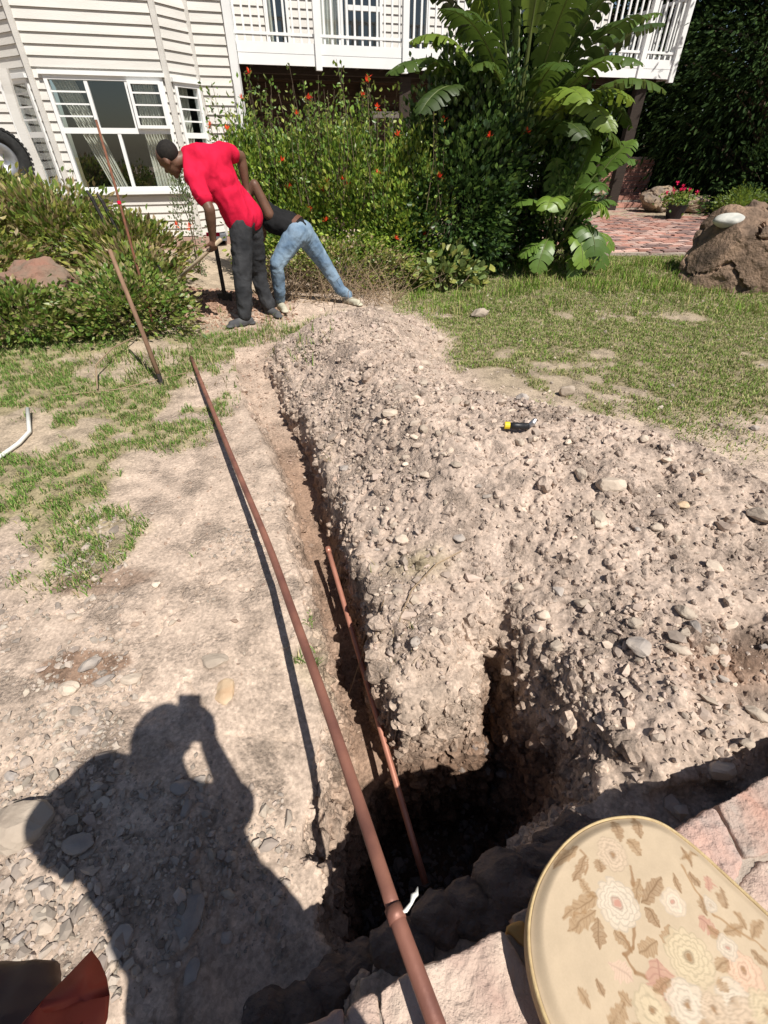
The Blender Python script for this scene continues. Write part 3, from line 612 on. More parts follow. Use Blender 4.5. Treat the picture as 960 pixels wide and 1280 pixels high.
# ---- balcony
DL = 8.45; fD = Face(P1, P1+HU*DL); DD = 1.9
bal = MB(); fD.box(bal, .05, DL, -DD, 0, 2.70, 2.76); bal = bal.mk('balcony', M_brownwood, house)
for a, b in ((.1,1.35),(1.45,2.85),(2.95,4.6),(4.7,7.6),(7.7,DL-.02)):
    for z0, z1 in ((2.53,2.665),(2.67,2.80)): mb = MB(); fD.box(mb, a, b, .0, .035, z0, z1); mb.mk('fascia', M_white, bal)
fE = Face(P1+HU*DL, P1+HU*DL-HN*DD)
mb = MB(); fE.box(mb, 0, DD, 0, .035, 2.53, 2.8); mb.mk('fascia', M_white, bal)
for f, L in ((fD, DL), (fE, DD)):
    for z, h in ((2.88,.035),(3.62,.05)): mb = MB(); f.box(mb, .05, L, -.03, .035 if z > 3 else .01, z, z+h); mb.mk('rail', M_white, bal)
    n = int(L/.128); bm_ = None
    for i in range(n):
        t = .12+i*.128
        if t > L-.05: break
        mb = MB(); f.box(mb, t-.016, t+.016, -.028, -.002, 2.80 if i % 1 == 0 else 2.8, 3.62); mb.mk('baluster', M_white, bal)
for t in (1.4, 2.9, 4.65, 6.2, 7.65, DL-.04): mb = MB(); fD.box(mb, t-.05, t+.05, -.02, .075, 2.48, 3.70); mb.mk('post', M_white, bal)
mb = MB(); fE.box(mb, DD-.1, DD, -.02, .075, 2.48, 3.70); mb.mk('post', M_white, bal)
# upper wall behind the balcony
fU = Face(P1-HN*DD, P1-HN*DD+HU*8.0)
hU = [(.75,1.2,2.95,4.4),(1.75,3.0,2.78,4.5),(3.5,3.95,2.95,4.4),(5.2,6.6,2.78,4.5)]
mbx = wallback(fU, 2.76, ZT, hU); clad(fU, 2.78, ZT, hU)
window(fU, .75, 1.2, 2.95, 4.4, curt=[(.8,.9,.8,.9,2)]); window(fU, 3.5, 3.95, 2.95, 4.4)
window(fU, 1.75, 3.0, 2.78, 4.5, mulls=[(2.2,2.83,4.45),(2.3,2.83,4.45)], rails=[(3.55,2.33,2.95)], curt=[(1.82,2.2,1.82,2.15,6)])
window(fU, 5.2, 6.6, 2.78, 4.5, mulls=[(5.9,2.83,4.45)], curt=[(5.25,5.8,5.25,5.7,8)])
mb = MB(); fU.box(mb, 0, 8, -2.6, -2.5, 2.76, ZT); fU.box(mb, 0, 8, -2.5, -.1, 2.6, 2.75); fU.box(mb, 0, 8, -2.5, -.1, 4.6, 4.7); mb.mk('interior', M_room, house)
mb = MB(); f = Face(P1+HU*.02-HN*DD, P1+HU*.02); f.box(mb, 0, DD, .0, .05, .1, ZT); mb.mk('wall', M_side, house)
# roof
mb = MB()
def rp(t, o, z): return P4+HU*t+HN*o+Vector((0, 0, z))
mb.hexa([rp(-5,.3,ZT), rp(2.9,.3,ZT), rp(2.9,-3.5,6.6), rp(-5,-3.5,6.6), rp(-5,.3,ZT+.1), rp(2.9,.3,ZT+.1), rp(2.9,-3.5,6.7), rp(-5,-3.5,6.7)])
mb.hexa([rp(2.95,-2.6,ZT+.2), rp(11.5,-2.6,ZT+.2), rp(11.5,-3.5,6.6), rp(2.95,-3.5,6.6), rp(2.95,-2.6,ZT+.3), rp(11.5,-2.6,ZT+.3), rp(11.5,-3.5,6.7), rp(2.95,-3.5,6.7)])
mb.hexa([rp(-5,-3.5,6.6), rp(11.5,-3.5,6.6), rp(11.5,-8,ZT), rp(-5,-8,ZT), rp(-5,-3.5,6.7), rp(11.5,-3.5,6.7), rp(11.5,-8,ZT+.1), rp(-5,-8,ZT+.1)])
mb.mk('roof', mat('roof_sheet', (.12,.12,.13), (.16,.16,.17), .6, 5), house)
# lower storey under the balcony: dark boards set back
fG = Face(P1-HN*1.5, P1-HN*1.5+HU*6.3)
wallback(fG, 0, 2.7, [], M_brownwood)
z = .05
while z < 2.65: fG.plank(0, fG.L, z, .15, M_brownwood); z += .16
window(fG, 2.7, 3.5, 1.2, 2.0, mulls=[(3.1,1.25,1.95)])
for t in (1.3, 2.5, 4.2, 5.6): mb = MB(); fG.box(mb, t-.08, t+.08, .02, .16, 0, 2.5); mb.mk('stud', M_dark, house)
for o in (-.35, -1.1): mb = MB(); fD.box(mb, .1, DL-.1, o-.07, o+.07, 2.46, 2.69); mb.mk('beam', M_dark, house)
n = 0
for i in range(18):
    t = .3+i*.45; mb = MB(); fD.box(mb, t-.025, t+.025, -DD+.02, -.02, 2.535, 2.695); mb.mk('joist', M_dark, bal)
for t, o in ((7.95,-.2),(3.0,-.25),(7.6,-1.7)):
    p = fD.p(t, o, 0); mb = MB(); mb.box((p.x-.1, p.y-.1, hz(p.x, p.y)-.1), (p.x+.1, p.y+.1, 2.46)); mb.mk('support_post', M_dark, house)
# back wall of the carport corner with bricks, steps
def brickwall(name, f, L, z0, z1, label):
    rt = root(name, (f.o.x, f.o.y, z0), label, 'brick wall')
    mb = MB(); f.box(mb, 0, L, -.12, -.012, z0, z1); mb.mk('mortar', M_mortar, rt)
    z = z0; row = 0
    while z < z1-.07:
        t = -.11 if row % 2 else 0
        while t < L:
            a, b = max(t, 0)+.005, min(t+.215, L)
            if b-a > .03: mb = MB(); f.box(mb, a, b, -.1, random.uniform(0,.006), z+.005, z+.07); mb.mk('brick', M_brick, rt)
            t += .225
        z += .08; row += 1
    return rt
pb = Vector((4.95, 13.25, 0))
brickwall('brick_wall', Face(pb, pb+HU*1.5), 1.5, .3, 1.3, 'low weathered brick wall in the shade under the balcony end')
for k in range(3):
    f = Face(pb+HN*(.35*(2-k)+.25)+HU*.3, pb+HN*(.35*(2-k)+.25)+HU*1.9)
st_root = root('brick_steps', tuple(pb+HN*.6+Vector((0,0,.3))), 'shallow brick steps below the brick wall under the balcony', 'steps')
for k in range(2):
    f = Face(pb+HN*(.7-.35*k)+HU*.2, pb+HN*(.7-.35*k)+HU*1.9); t = 0; zz = .34+.12*k
    mb = MB(); f.box(mb, 0, f.L, -.35, -.005, zz-.2, zz+.11); mb.mk('riser', M_mortar, st_root)
    while t < f.L-.05: mb = MB(); f.box(mb, t+.004, min(t+.21, f.L), -.3, 0.002, zz+.045, zz+.12); mb.mk('brick', M_brick, st_root); t += .218
# white stair stringer glimpsed behind the big leaves
sr = root('garden_stair', tuple(fD.p(6.0, .5, .3)), 'white timber stair rising behind the large banana-like leaves', 'stair')
f = Face(fD.p(5.1, .3, 0), fD.p(6.2, .3, 0))
for o in (0, .8):
    mb = MB(); mb.hexa([f.p(0,-o,.35), f.p(.25,-o,.35), f.p(.25,-o-.05,.35), f.p(0,-o-.05,.35), f.p(.95,-o,1.9), f.p(1.2,-o,1.9), f.p(1.2,-o-.05,1.9), f.p(.95,-o-.05,1.9)]); mb.mk('stringer', M_white, sr)
for i in range(7): mb = MB(); t = .1+i*.13; f.box(mb, t, t+.24, -.8, -.05, .45+i*.21, .49+i*.21); mb.mk('tread', M_white, sr)
# ------------------------------------------------------------------ brick patio
patio = tag(mk('patio', [(0,0,0)]*3, [(0,1,2)], M_mortar, origin=(4.5,9.5,.3)), kind='structure')
def pz(x, y): return .262+.035*max(0, min(1, (y-7.4)))*0+.02*(y-8)*.9
PV = [(2.9,7.75),(5.2,7.65),(6.0,8.6),(7.3,11.0),(7.6,12.4),(5.5,13.2),(2.6,12.4),(2.6,9.0)]
n = len(PV); me_v = [(x, y, pz(x, y)-.018) for x, y in PV]+[(x, y, pz(x, y)-.3) for x, y in PV]
me2 = mesh('patio', np.array(me_v)-np.array([4.5,9.5,.3]), [tuple(range(n))]+[(i, i+n, (i+1) % n+n, (i+1) % n) for i in range(n)], M_mortar); patio.data = me2
bs = []
ca, sa = math.cos(R(8)), math.sin(R(8)); row = 0; v = -1.0
cand = []
while v < 7.5:
    u = -3+(.11 if row % 2 else 0)
    while u < 5.5:
        x = 4.5+u*ca-v*sa; y = 7.6+u*sa+v*ca; cand.append((x, y)); u += .222
    v += .112; row += 1
ca_ = np.array(cand); ok = sdf(ca_[:, 0], ca_[:, 1], PV) > .05; ca_ = ca_[ok]
vis = (ca_[:, 0] > 2.9+.1*(ca_[:, 1]-7.6)) & (ca_[:, 1] < 9.6)
order = np.argsort(np.where(vis, ca_[:, 1], 99)); ca_ = ca_[order]
M_brickp = [mat('paver_red', (.46,.24,.19), (.36,.18,.14), .9, 14, .4, 60, rnd=.25), mat('paver_pale', (.52,.36,.31), (.44,.28,.23), .9, 14, .4, 60, rnd=.25), mat('paver_dark', (.27,.18,.16), (.2,.13,.12), .9, 14, .4, 60, rnd=.25)]
bms = []
for m in M_brickp: q = MB(); q.box((-.104,-.05,-.03), (.104,.05,.0)); bms.append(mesh('brick', q.V, q.F, m))
for i, (x, y) in enumerate(ca_[:290]):
    o = bpy.data.objects.new('brick', random.choice(bms)); link(o, patio, (x, y, pz(x, y)+random.uniform(-.006,.008)))
    o.rotation_euler = (random.gauss(0,.02), random.gauss(0,.02), R(8)+random.gauss(0,.03))
Vp = []; Fp = []; mi = []
bx = np.array([(-.104,-.05,-.03),(.104,-.05,-.03),(.104,.05,-.03),(-.104,.05,-.03),(-.104,-.05,0),(.104,-.05,0),(.104,.05,0),(-.104,.05,0)])
bf = [(4,5,6,7),(0,1,5,4),(1,2,6,5),(2,3,7,6),(3,0,4,7)]
for x, y in ca_[290:]:
    a = R(8)+random.gauss(0,.03); c, s = math.cos(a), math.sin(a); z = pz(x, y)+random.uniform(-.006,.008); k = len(Vp)
    Vp += [(x+p[0]*c-p[1]*s, y+p[0]*s+p[1]*c, z+p[2]) for p in bx]; Fp += [tuple(i+k for i in q) for q in bf]; mi += [random.randrange(3)]*5
o = mk('paving', Vp, Fp, M_brickp[0], patio, mats=M_brickp, mi=mi); o['kind'] = 'stuff'
# ------------------------------------------------------------------ foliage
def leaves(P, D, S, asp, fold=.25, seed=0, droop=.3):
    "P centres, D direction of each leaf; diamond-like leaf of 6 vertices"
    n = len(P); r = np.random.default_rng(seed); D = D+r.normal(0, .35, (n, 3)); D /= np.linalg.norm(D, axis=1, keepdims=True)
    u = r.normal(size=(n, 3)); sde = np.cross(D, u); sde /= np.linalg.norm(sde, axis=1, keepdims=True)+1e-9; up = np.cross(sde, D)
    L = S[:, None]; W = L*asp/2
    b = P; t = P+D*L-np.array([0, 0, 1])*L*droop*r.uniform(0, 1, (n, 1)); m1 = P+D*L*.35; m2 = P+D*L*.72-np.array([0, 0, 1])*L*droop*.4
    V = np.stack([b, m1+sde*W+up*W*fold, m1-sde*W+up*W*fold, m2+sde*W*.75+up*W*fold, m2-sde*W*.75+up*W*fold, t], 1)
    F = (np.array([[0,2,4],[0,4,5],[0,5,3],[0,3,1]])[None]+(np.arange(n)*6)[:, None, None]).reshape(-1, 3)
    return V, F
def foliage(name, P, D, S, asp, cols, parent, mtl=None, seed=0, **k):
    V, F = leaves(P, D, S, asp, seed=seed, **k); r = np.random.default_rng(seed+1)
    ci = r.integers(0, len(cols), len(P)); c = np.array(cols)[ci]*(1+r.uniform(-.3, .3, (len(P), 1))); c = np.repeat(c[:, None], 6, 1).reshape(-1, 3)
    o = mk(name, V.reshape(-1, 3), F, mtl or M_leaf, parent, cols=c, origin=tuple(WL[parent.name]) if parent else (0, 0, 0)); return o
def shrub(name, c, rx, ry, h, n, size, asp, cols, label, cat='shrub', group=None, nstem=9, seed=0, mtl=None, dense=.35, stemr=.008, flowers=0, upright=.4, clumps=26, fmat=None):
    r = np.random.default_rng(seed); z0 = hz(c[0], c[1]); rt = root(name, (c[0], c[1], z0), label, cat, group)
    # stems
    tips = []
    mb = MB()
    for i in range(nstem):
        a = r.uniform(0, 6.283); q = r.uniform(.3, 1)
        e = Vector((c[0]+math.cos(a)*rx*q, c[1]+math.sin(a)*ry*q, z0+h*r.uniform(.55, 1.0)*(1-.3*q*q)))
        b = Vector((c[0]+math.cos(a)*rx*.3*q, c[1]+math.sin(a)*ry*.3*q, z0-.03)); m_ = (b+e)/2+Vector((r.normal()*.06, r.normal()*.06, h*.08))
        mb.tube([b, m_, e], [stemr, stemr*.7, stemr*.35], 5, False); tips.append((b, m_, e))
    mb.mk('stems', M_bark, rt)
    # clump centres across the volume, leaves round them
    cc = []
    for i in range(clumps):
        a = r.uniform(0, 6.283); q = r.uniform(0, 1)**.5; zz = r.uniform(.12, 1)
        w_ = math.sqrt(max(.08, 1-(max(0, zz-.45)/.58)**2))
        cc.append((c[0]+math.cos(a)*rx*q*w_, c[1]+math.sin(a)*ry*q*w_, z0+h*zz))
    cc = np.array(cc); k = r.integers(0, clumps, n); sc = np.array([rx, ry, h*.6])*dense*.55
    P = cc[k]+r.normal(size=(n, 3))*sc*r.uniform(.4, 1, (n, 1)); P[:, 2] = np.maximum(P[:, 2], z0+.015)
    D = P-np.array([c[0], c[1], z0+h*.35]); D /= np.linalg.norm(D, axis=1, keepdims=True)+1e-6; D[:, 2] += upright
    foliage('foliage', P, D, r.uniform(.6, 1.2, n)*size, asp, cols, rt, mtl, seed)
    for i in range(flowers):
        a = r.uniform(3.6, 5.9); q = r.uniform(.5, 1.05); zz = r.uniform(.35, 1.08)
        p = Vector((c[0]+math.cos(a)*rx*q, c[1]+math.sin(a)*ry*q, z0+h*zz)); flower(p, rt, fmat or M_petal, r)
    return rt
def flower(p, par, m, r, s=.042, n=12):
    mb = MB()
    for k in range(n):
        d = Vector((r.normal(), r.normal(), r.normal()*.7+.7)).normalized(); q = d.cross(Vector((0, 0, 1))); q = q.normalized() if q.length > .01 else Vector((1, 0, 0))
        e = p+d*s*1.5; mb.add([p, p+d*s*.8+q*s*.25, e, p+d*s*.8-q*s*.25], [(0,1,2),(0,2,3)])
    return mb.mk('flower', m, par)
G1 = [(.14,.24,.04),(.09,.17,.03),(.2,.28,.05),(.25,.28,.07)]
GY_ = [(.27,.33,.06),(.30,.30,.07),(.16,.23,.05),(.42,.34,.16),(.13,.19,.035),(.3,.22,.12)]
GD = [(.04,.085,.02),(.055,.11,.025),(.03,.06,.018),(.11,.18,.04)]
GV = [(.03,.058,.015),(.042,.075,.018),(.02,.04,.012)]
# left bank of long-leaved shrubs
LG = 'long-leaved shrubs on the left bank'
for i, (x, y, rx, ry, h, n, lb) in enumerate([
   (-5.0,6.5,.9,.8,.92,4600,'tall yellow-green shrub below the black tyre'),
   (-3.9,6.3,.8,.7,.78,4800,'yellow-green long-leaved shrub in front of the bay window corner'),
   (-3.0,6.1,.65,.5,.56,3400,'long-leaved shrub under the bay window, nearest the leaning pole top'),
   (-4.5,5.45,.75,.6,.7,3800,'long-leaved shrub behind the left brown boulder'),
   (-2.62,5.35,.42,.4,.45,1600,'short yellow-green shrub where the pole handle crosses the hedge')]):
    shrub('long_leaved_shrub', (x, y), rx, ry, h, int(n*1.25), .1, .34, GY_, lb, group=LG, seed=200+i, nstem=16, stemr=.007, upright=.7, clumps=90, dense=.34)
for i, (x, y, rx, ry, h, n, lb) in enumerate([
   (-3.3,4.35,.8,.42,.38,6500,'low bright green shrub spreading at the left edge in front of the brown boulder'),
   (-2.45,4.6,.55,.4,.5,5200,'low leafy green shrub left of the standing pole'),
   (-2.4,5.2,.34,.26,.4,2400,'small green shrub behind the standing pole beside the dug earth'),
   (-4.3,4.9,.5,.5,.4,1600,'green undergrowth at the far left below the long-leaved shrubs')]):
    shrub('low_green_shrub', (x, y), rx, ry, h, int(n*.75), .062, .5, G1+[(.3,.3,.1),(.33,.26,.14)], lb, group='low green shrubs on the left', seed=220+i, nstem=26, stemr=.0045, clumps=50, dense=.42)
# honeysuckle-like hedge with orange flowers
for i, (x, y, rx, ry, h, n, fl, lb) in enumerate([
   (-1.72,7.3,.38,.4,1.55,5200,4,'tall flowering shrub against the corner of the white house'),
   (-1.1,7.2,.5,.45,1.5,6800,5,'orange-flowered shrub directly behind the man in jeans'),
   (-.4,7.1,.55,.5,1.6,7600,5,'orange-flowered shrub with the highest red blooms below the balcony'),
   (.25,7.0,.55,.5,1.45,8200,4,'orange-flowered shrub beside the dark leafy bush')]):
    rt = shrub('flowering_shrub', (x, y), rx, ry, h, n, .07, .5, [(.24,.35,.05),(.16,.27,.045),(.32,.42,.06),(.38,.42,.09),(.09,.16,.03)], lb, group='orange-flowered shrubs in front of the house', seed=240+i, nstem=12, stemr=.0045, flowers=fl, clumps=110, dense=.3, upright=.6)
    r = np.random.default_rng(250+i); mb = MB()
    for k in range(20):                                  # long wands above the hedge
        a = Vector((x+r.uniform(-rx, rx), y+r.uniform(-.4, .1), h*.6)); e = a+Vector((r.normal()*.12, r.normal()*.08, h*.4+r.uniform(.1,.6))); mb.tube([a, (a+e)/2+Vector((r.normal()*.03, 0, 0)), e], [.004,.003,.002], 4, False)
        if k < 3: flower(e, rt, M_petal, r, .035, 12)
        P = np.array([a+(e-a)*t for t in r.uniform(.1, 1, 40)])+r.normal(0, .035, (40, 3)); 
        foliage('foliage', P, np.tile([0, 0, 1.0], (40, 1))+r.normal(0, .8, (40, 3)), r.uniform(.035, .065, 40), .5, G1, rt, seed=900+i*20+k)
    mb.mk('wand', M_bark, rt)
shrub('honeysuckle_base', (-.55, 6.35), 1.0, .25, .55, 2600, .05, .5, GY_, 'dry brown undergrowth at the foot of the flowering shrubs', seed=262, nstem=50, stemr=.005, clumps=60)
mb = MB(); r = np.random.default_rng(5)
for k in range(420):
    x, y = r.uniform(-1.5, .2), r.uniform(5.75, 6.8); z = hz(x, y); a = Vector((x, y, z)); e = a+Vector((r.normal()*.25, r.normal()*.15, r.uniform(.02, .5))); mb.tube([a, (a+e)/2+Vector((r.normal()*.05, 0, r.uniform(0, .08))), e], [.004,.003,.0015], 4, False)
tag(mb.mk('dry_brushwood', M_twig), 'tangled dry brown twigs under the flowering shrubs', 'brushwood', kind='stuff')
# dark glossy bush, paddle-leaved plants
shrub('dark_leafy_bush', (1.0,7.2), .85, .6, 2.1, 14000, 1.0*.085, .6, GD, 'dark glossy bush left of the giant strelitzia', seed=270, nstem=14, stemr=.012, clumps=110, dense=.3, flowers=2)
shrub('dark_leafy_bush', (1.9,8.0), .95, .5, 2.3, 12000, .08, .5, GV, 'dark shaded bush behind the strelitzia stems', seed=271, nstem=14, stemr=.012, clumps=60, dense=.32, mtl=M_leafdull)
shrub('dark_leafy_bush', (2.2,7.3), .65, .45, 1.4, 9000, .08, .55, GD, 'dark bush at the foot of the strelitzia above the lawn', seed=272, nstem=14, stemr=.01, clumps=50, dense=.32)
shrub('paddle_leaved_plant', (.75,6.42), .42, .18, .42, 260, .12, .75, [(.16,.22,.06),(.2,.26,.09),(.3,.3,.08)], 'low plant with round yellow-green paddle leaves at the bush foot', seed=273, nstem=14, clumps=30, dense=.5)
shrub('grey_spray_plant', (-2.55,7.0), .16, .14, 1.15, 900, .04, .5, [(.2,.24,.13),(.15,.19,.09)], 'slender climber standing before the cladding left of the red shirt', seed=274, nstem=4, clumps=22, dense=.5, flowers=2)
shrub('grey_spray_plant', (-1.85,7.7), .14, .12, 1.7, 500, .045, .5, [(.13,.15,.09),(.1,.12,.07)], 'thin climber rising above the red-shirted man', seed=275, nstem=4, clumps=20, dense=.4)
# ---- giant strelitzia
def bigleaf(par, base, tipdir, L, W, stalk, seed, cols, splits=10, droop=.5, curl=.2):
    r = np.random.default_rng(seed); base = Vector(base); d = Vector(tipdir).normalized(); up = Vector((0, 0, 1))
    side = d.cross(up); side = side.normalized() if side.length > .05 else Vector((1, 0, 0)); side = (side+Vector((r.normal(), r.normal(), 0))*.45).normalized()
    p = base.copy(); pts = [p.copy()]; dd = d.copy(); N = 26
    for i in range(6): dd = (dd+Vector((0, 0, -.012))).normalized(); p = p+dd*stalk/6; pts.append(p.copy())
    mid = [p.copy()]; dirs = [dd.copy()]
    for i in range(N): dd = (dd+Vector((0, 0, -droop/N*1.5))).normalized(); p = p+dd*L/N; mid.append(p.copy()); dirs.append(dd.copy())
    mb = MB(); mb.tube(pts+mid[1::3], [.017]*len(pts)+[.011*(1-j/10) for j in range(len(mid[1::3]))], 6, False)
    V = list(mb.V); F = [tuple(f) for f in mb.F]; nst = len(V)
    for sgn in (-1, 1):
        i = 0
        while i < N:
            w = int(r.integers(1, max(2, int(N/splits)+2))); j = min(N, i+w)
            sl = r.uniform(-.25, .05)-curl; fwd = r.uniform(.15, .5)
            def prof(t): return W*math.sin(math.pi*min(1, max(0, t*.93+.05)))**.55
            a0, a1 = mid[i], mid[j]; w0, w1 = prof(i/N), prof(j/N)*r.uniform(.9, 1)
            rows = []
            for (m_, ww, dr, q) in ((a0, w0, dirs[i], .0), ((a0+a1)/2, (w0+w1)/2, dirs[(i+j)//2], .0), (a1, w1*.97, dirs[j], -.0)):
                n_ = side.cross(dr).normalized()*sgn; s_ = (side*sgn+dr*fwd).normalized(); rr = []
                for k in range(4):
                    u = k/3; rr.append(m_+s_*ww*u+Vector((0, 0, 1))*(.12*ww*u*(1-u)*4+sl*ww*u*u))
                rows.append(rr)
            # pull the outer corners together so that the segment ends free
            c = (rows[0][3]+rows[2][3])/2
            rows[0][3] = rows[0][3].lerp(c, .25); rows[2][3] = rows[2][3].lerp(c, .25)
            k0 = len(V)
            for rr in rows: V += [tuple(q) for q in rr]
            for a in range(2):
                for b in range(3): F.append((k0+a*4+b, k0+(a+1)*4+b, k0+(a+1)*4+b+1, k0+a*4+b+1))
            i = j
    col = np.tile(np.array(cols[int(r.integers(len(cols)))]), (len(V), 1))*(1+r.uniform(-.15, .15)); col[:nst] = (.16,.19,.06)
    mk('leaf', V, F, M_leaf, par, smooth=True, cols=col)
GS = [(.06,.105,.018),(.08,.13,.022),(.045,.075,.015),(.17,.24,.035)]
sb = atd(632, 325, 7.35); sz = hz(sb[0], sb[1])
strel = root('giant_strelitzia', (sb[0], sb[1], sz), 'giant strelitzia with long arching split leaves reaching above the balcony', 'plant')
mb = MB()
tops = [atd(620,200,7.3), atd(637,190,7.25), atd(655,180,7.4)]
for k, tp in enumerate(tops):
    q = MB(); q.tube([(sb[0]-.05+.06*k, sb[1]+.05*k, sz-.1), ((sb[0]+tp[0])/2, tp[1], (sz+tp[2])/2), tp], [.07,.06,.05], 9); q.mk('trunk', M_bark, strel)
LV = [ # base px, tip px, y distance
 ((635,190),(540,95),6.9,.95,.19,.9,1.0),((630,185),(560,150),6.75,.75,.17,.8,1.3),((640,180),(600,10),7.1,1.1,.2,1.0,.5),((645,175),(650,-60),7.3,1.2,.22,1.1,.3),
 ((650,180),(700,-70),7.3,1.2,.2,1.1,.35),((655,185),(745,-20),7.4,1.1,.22,1.0,.5),((650,190),(765,60),7.3,1.0,.22,.8,.8),((655,195),(780,110),7.1,.95,.2,.7,1.0),
 ((650,205),(740,130),6.9,.9,.24,.5,1.2),((645,200),(720,90),7.0,1.0,.2,.6,.9),((640,180),(575,-30),7.4,1.2,.2,1.1,.45),((640,190),(620,-40),7.5,1.1,.2,1.1,.3),
 ((650,210),(765,180),7.0,.75,.2,.6,1.3),((645,220),(700,170),6.8,.8,.22,.35,1.5),((655,200),(690,30),7.5,1.0,.2,1.0,.4),((635,200),(585,110),7.6,.9,.2,.8,.8),
 ((640,185),(670,0),6.9,1.0,.16,1.0,.4),((645,190),(600,60),6.8,1.0,.2,.8,.9),((650,190),(690,60),6.8,1.0,.2,.7,.8),((650,185),(725,20),7.0,1.0,.2,.9,.7),((640,195),(560,60),7.0,.9,.2,.9,1.1),((650,200),(750,90),6.7,.9,.18,.7,1.2),((650,200),(710,120),6.6,.8,.2,.5,1.4),((640,190),(610,90),6.7,.8,.18,.6,1.2),((645,190),(640,20),7.3,1.1,.2,.9,.4),((650,190),(780,30),7.6,1.0,.2,1.0,.7),((645,185),(600,-60),7.2,1.1,.17,1.1,0.35),((645,185),(620,-20),6.9,1.0,.17,1.0,0.35),((645,185),(675,-50),6.9,1.1,.17,1.1,0.3),((645,185),(695,-20),7.4,1.0,.17,1.0,0.4),((645,185),(720,-50),7.2,1.1,.17,1.1,0.4),((645,185),(740,30),6.9,0.9,.17,0.9,0.7),((645,185),(690,90),6.6,0.8,.17,0.5,1.2),((645,185),(730,160),6.8,0.8,.17,0.5,1.4),((645,185),(760,140),7.2,0.9,.17,0.6,1.3),((645,185),(580,40),7.3,1.0,.17,0.9,0.7),((645,185),(700,60),7.6,1.0,.17,0.8,0.6),((645,215),(735,230),7.2,.7,.22,.5,1.5),((650,230),(745,280),7.1,.6,.2,.45,1.4)]
for i, (b, t, y, L, W, stalk, dr) in enumerate(LV):
    B = Vector(atd(b[0], b[1], 7.3)); T = Vector(atd(t[0], t[1], y)); bigleaf(strel, B, (T-B)+Vector((0, 0, .35*dr)), L*1.05, W*1.12, stalk, 300+i, GS, splits=20, droop=dr*.85)
# lone bright leaf and the young plant by the lawn
bn = atd(705, 335, 7.0)
yp = root('young_banana_plant', (bn[0], bn[1], hz(bn[0], bn[1])), 'leafy young banana-like plant with bright drooping leaves at the lawn edge', 'plant')
for i, (b, t, y, L, W, st_, dr) in enumerate([((700,300),(790,160),6.8,.4,.16,.75,.6),((700,300),(740,260),6.7,.5,.16,.3,1.7),((705,310),(745,330),6.6,.45,.13,.3,2.0),((690,320),(655,290),6.6,.5,.13,.15,1.0),
  ((700,330),(720,350),6.4,.45,.09,.25,2.2),((700,310),(755,240),7.0,.5,.15,.35,1.2),((695,300),(700,230),6.9,.55,.16,.3,1.0),((690,300),(660,240),6.9,.5,.15,.3,1.2),((700,290),(730,200),7.0,.55,.16,.4,.9),((705,320),(760,300),6.8,.42,.13,.3,1.6),((700,300),(745,300),6.5,.5,.15,.25,1.9),((695,310),(725,320),6.5,.5,.13,.25,2.0),((690,290),(690,250),6.6,.5,.15,.3,1.4),((700,280),(760,210),6.9,.5,.15,.5,1.0),((690,300),(670,330),6.4,.45,.12,.2,1.6),((705,290),(740,225),6.6,.5,.16,.35,1.4),((700,270),(720,180),7.1,.6,.17,.5,.8)]):
    B = Vector(atd(b[0], b[1], 6.95)); T = Vector(atd(t[0], t[1], y)); bigleaf(yp, B, (T-B)+Vector((0, 0, .2*dr)), L*1.1, W*1.3, st_, 340+i, [(.12,.2,.035),(.09,.16,.03),(.17,.26,.04)], splits=8, droop=dr)
# ------------------------------------------------------------------ trees on the right
def tree(c, h, cr, n, cols, label, seed, leaf=.21, low=.12):
    r = np.random.default_rng(seed); z0 = hz(*c)-.05; rt = root('evergreen_tree', (c[0], c[1], z0), label, 'tree', 'dark evergreen trees beyond the patio')
    q = MB(); q.tube([(c[0], c[1], z0), (c[0]+.1, c[1], z0+h*.3), (c[0]-.05, c[1]+.1, z0+h*.85)], [.2,.15,.04], 9); q.mk('trunk', M_bark, rt)
    cl = []; mb = MB()
    for k in range(80):
        a = r.uniform(0, 6.283); zz = low+(1-low)*r.uniform(0, 1); rad = cr*math.sqrt(max(.1, 1-((zz-.5)/.56)**2))*r.uniform(.55, 1)
        e = Vector((c[0]+math.cos(a)*rad, c[1]+math.sin(a)*rad, z0+h*zz)); b = Vector((c[0], c[1], z0+h*max(.05, zz-.12))); mb.tube([b, (b+e)/2+Vector((0, 0, .1)), e], [.05,.03,.012], 5, False); cl.append(e)
    mb.mk('limbs', M_bark, rt)
    cl = np.array(cl); k = r.integers(0, len(cl), n); P = cl[k]+r.normal(size=(n, 3))*np.array([.5,.5,.36])*cr/2.2
    D = P-np.array([c[0], c[1], z0+h*.4]); D /= np.linalg.norm(D, axis=1, keepdims=True)
    foliage('crown', P, D, r.uniform(.6, 1.2, n)*leaf, .38, cols, rt, M_leafdull, seed)
tree((8.4,13.2), 7.0, 2.2, 30000, GV, 'dark evergreen tree right behind the balcony end', 400, leaf=.13, low=.02)
tree((11.0,12.6), 7.5, 2.5, 34000, GV+[(.06,.09,.025)], 'dark evergreen tree at the right edge above the boulder', 401, leaf=.13, low=.02)
tree((9.2,16.0), 8.5, 2.8, 15000, GV+[(.05,.07,.02)], 'tall evergreen tree behind the two nearer dark trees', 402, low=.02)
tree((13.5,15.0), 9, 3.2, 13000, GV+[(.10,.11,.035)], 'large tree with olive tips beyond the right-hand trees', 403, low=.05)
tree((6.8,17.5), 6.5, 2.4, 13000, GV, 'dark tree showing between balcony and hedge of evergreens', 404, low=.02)
tree((17,19), 9, 3.6, 9000, GV, 'broad dark tree far behind the boulder at the right', 405, leaf=.3, low=.0)
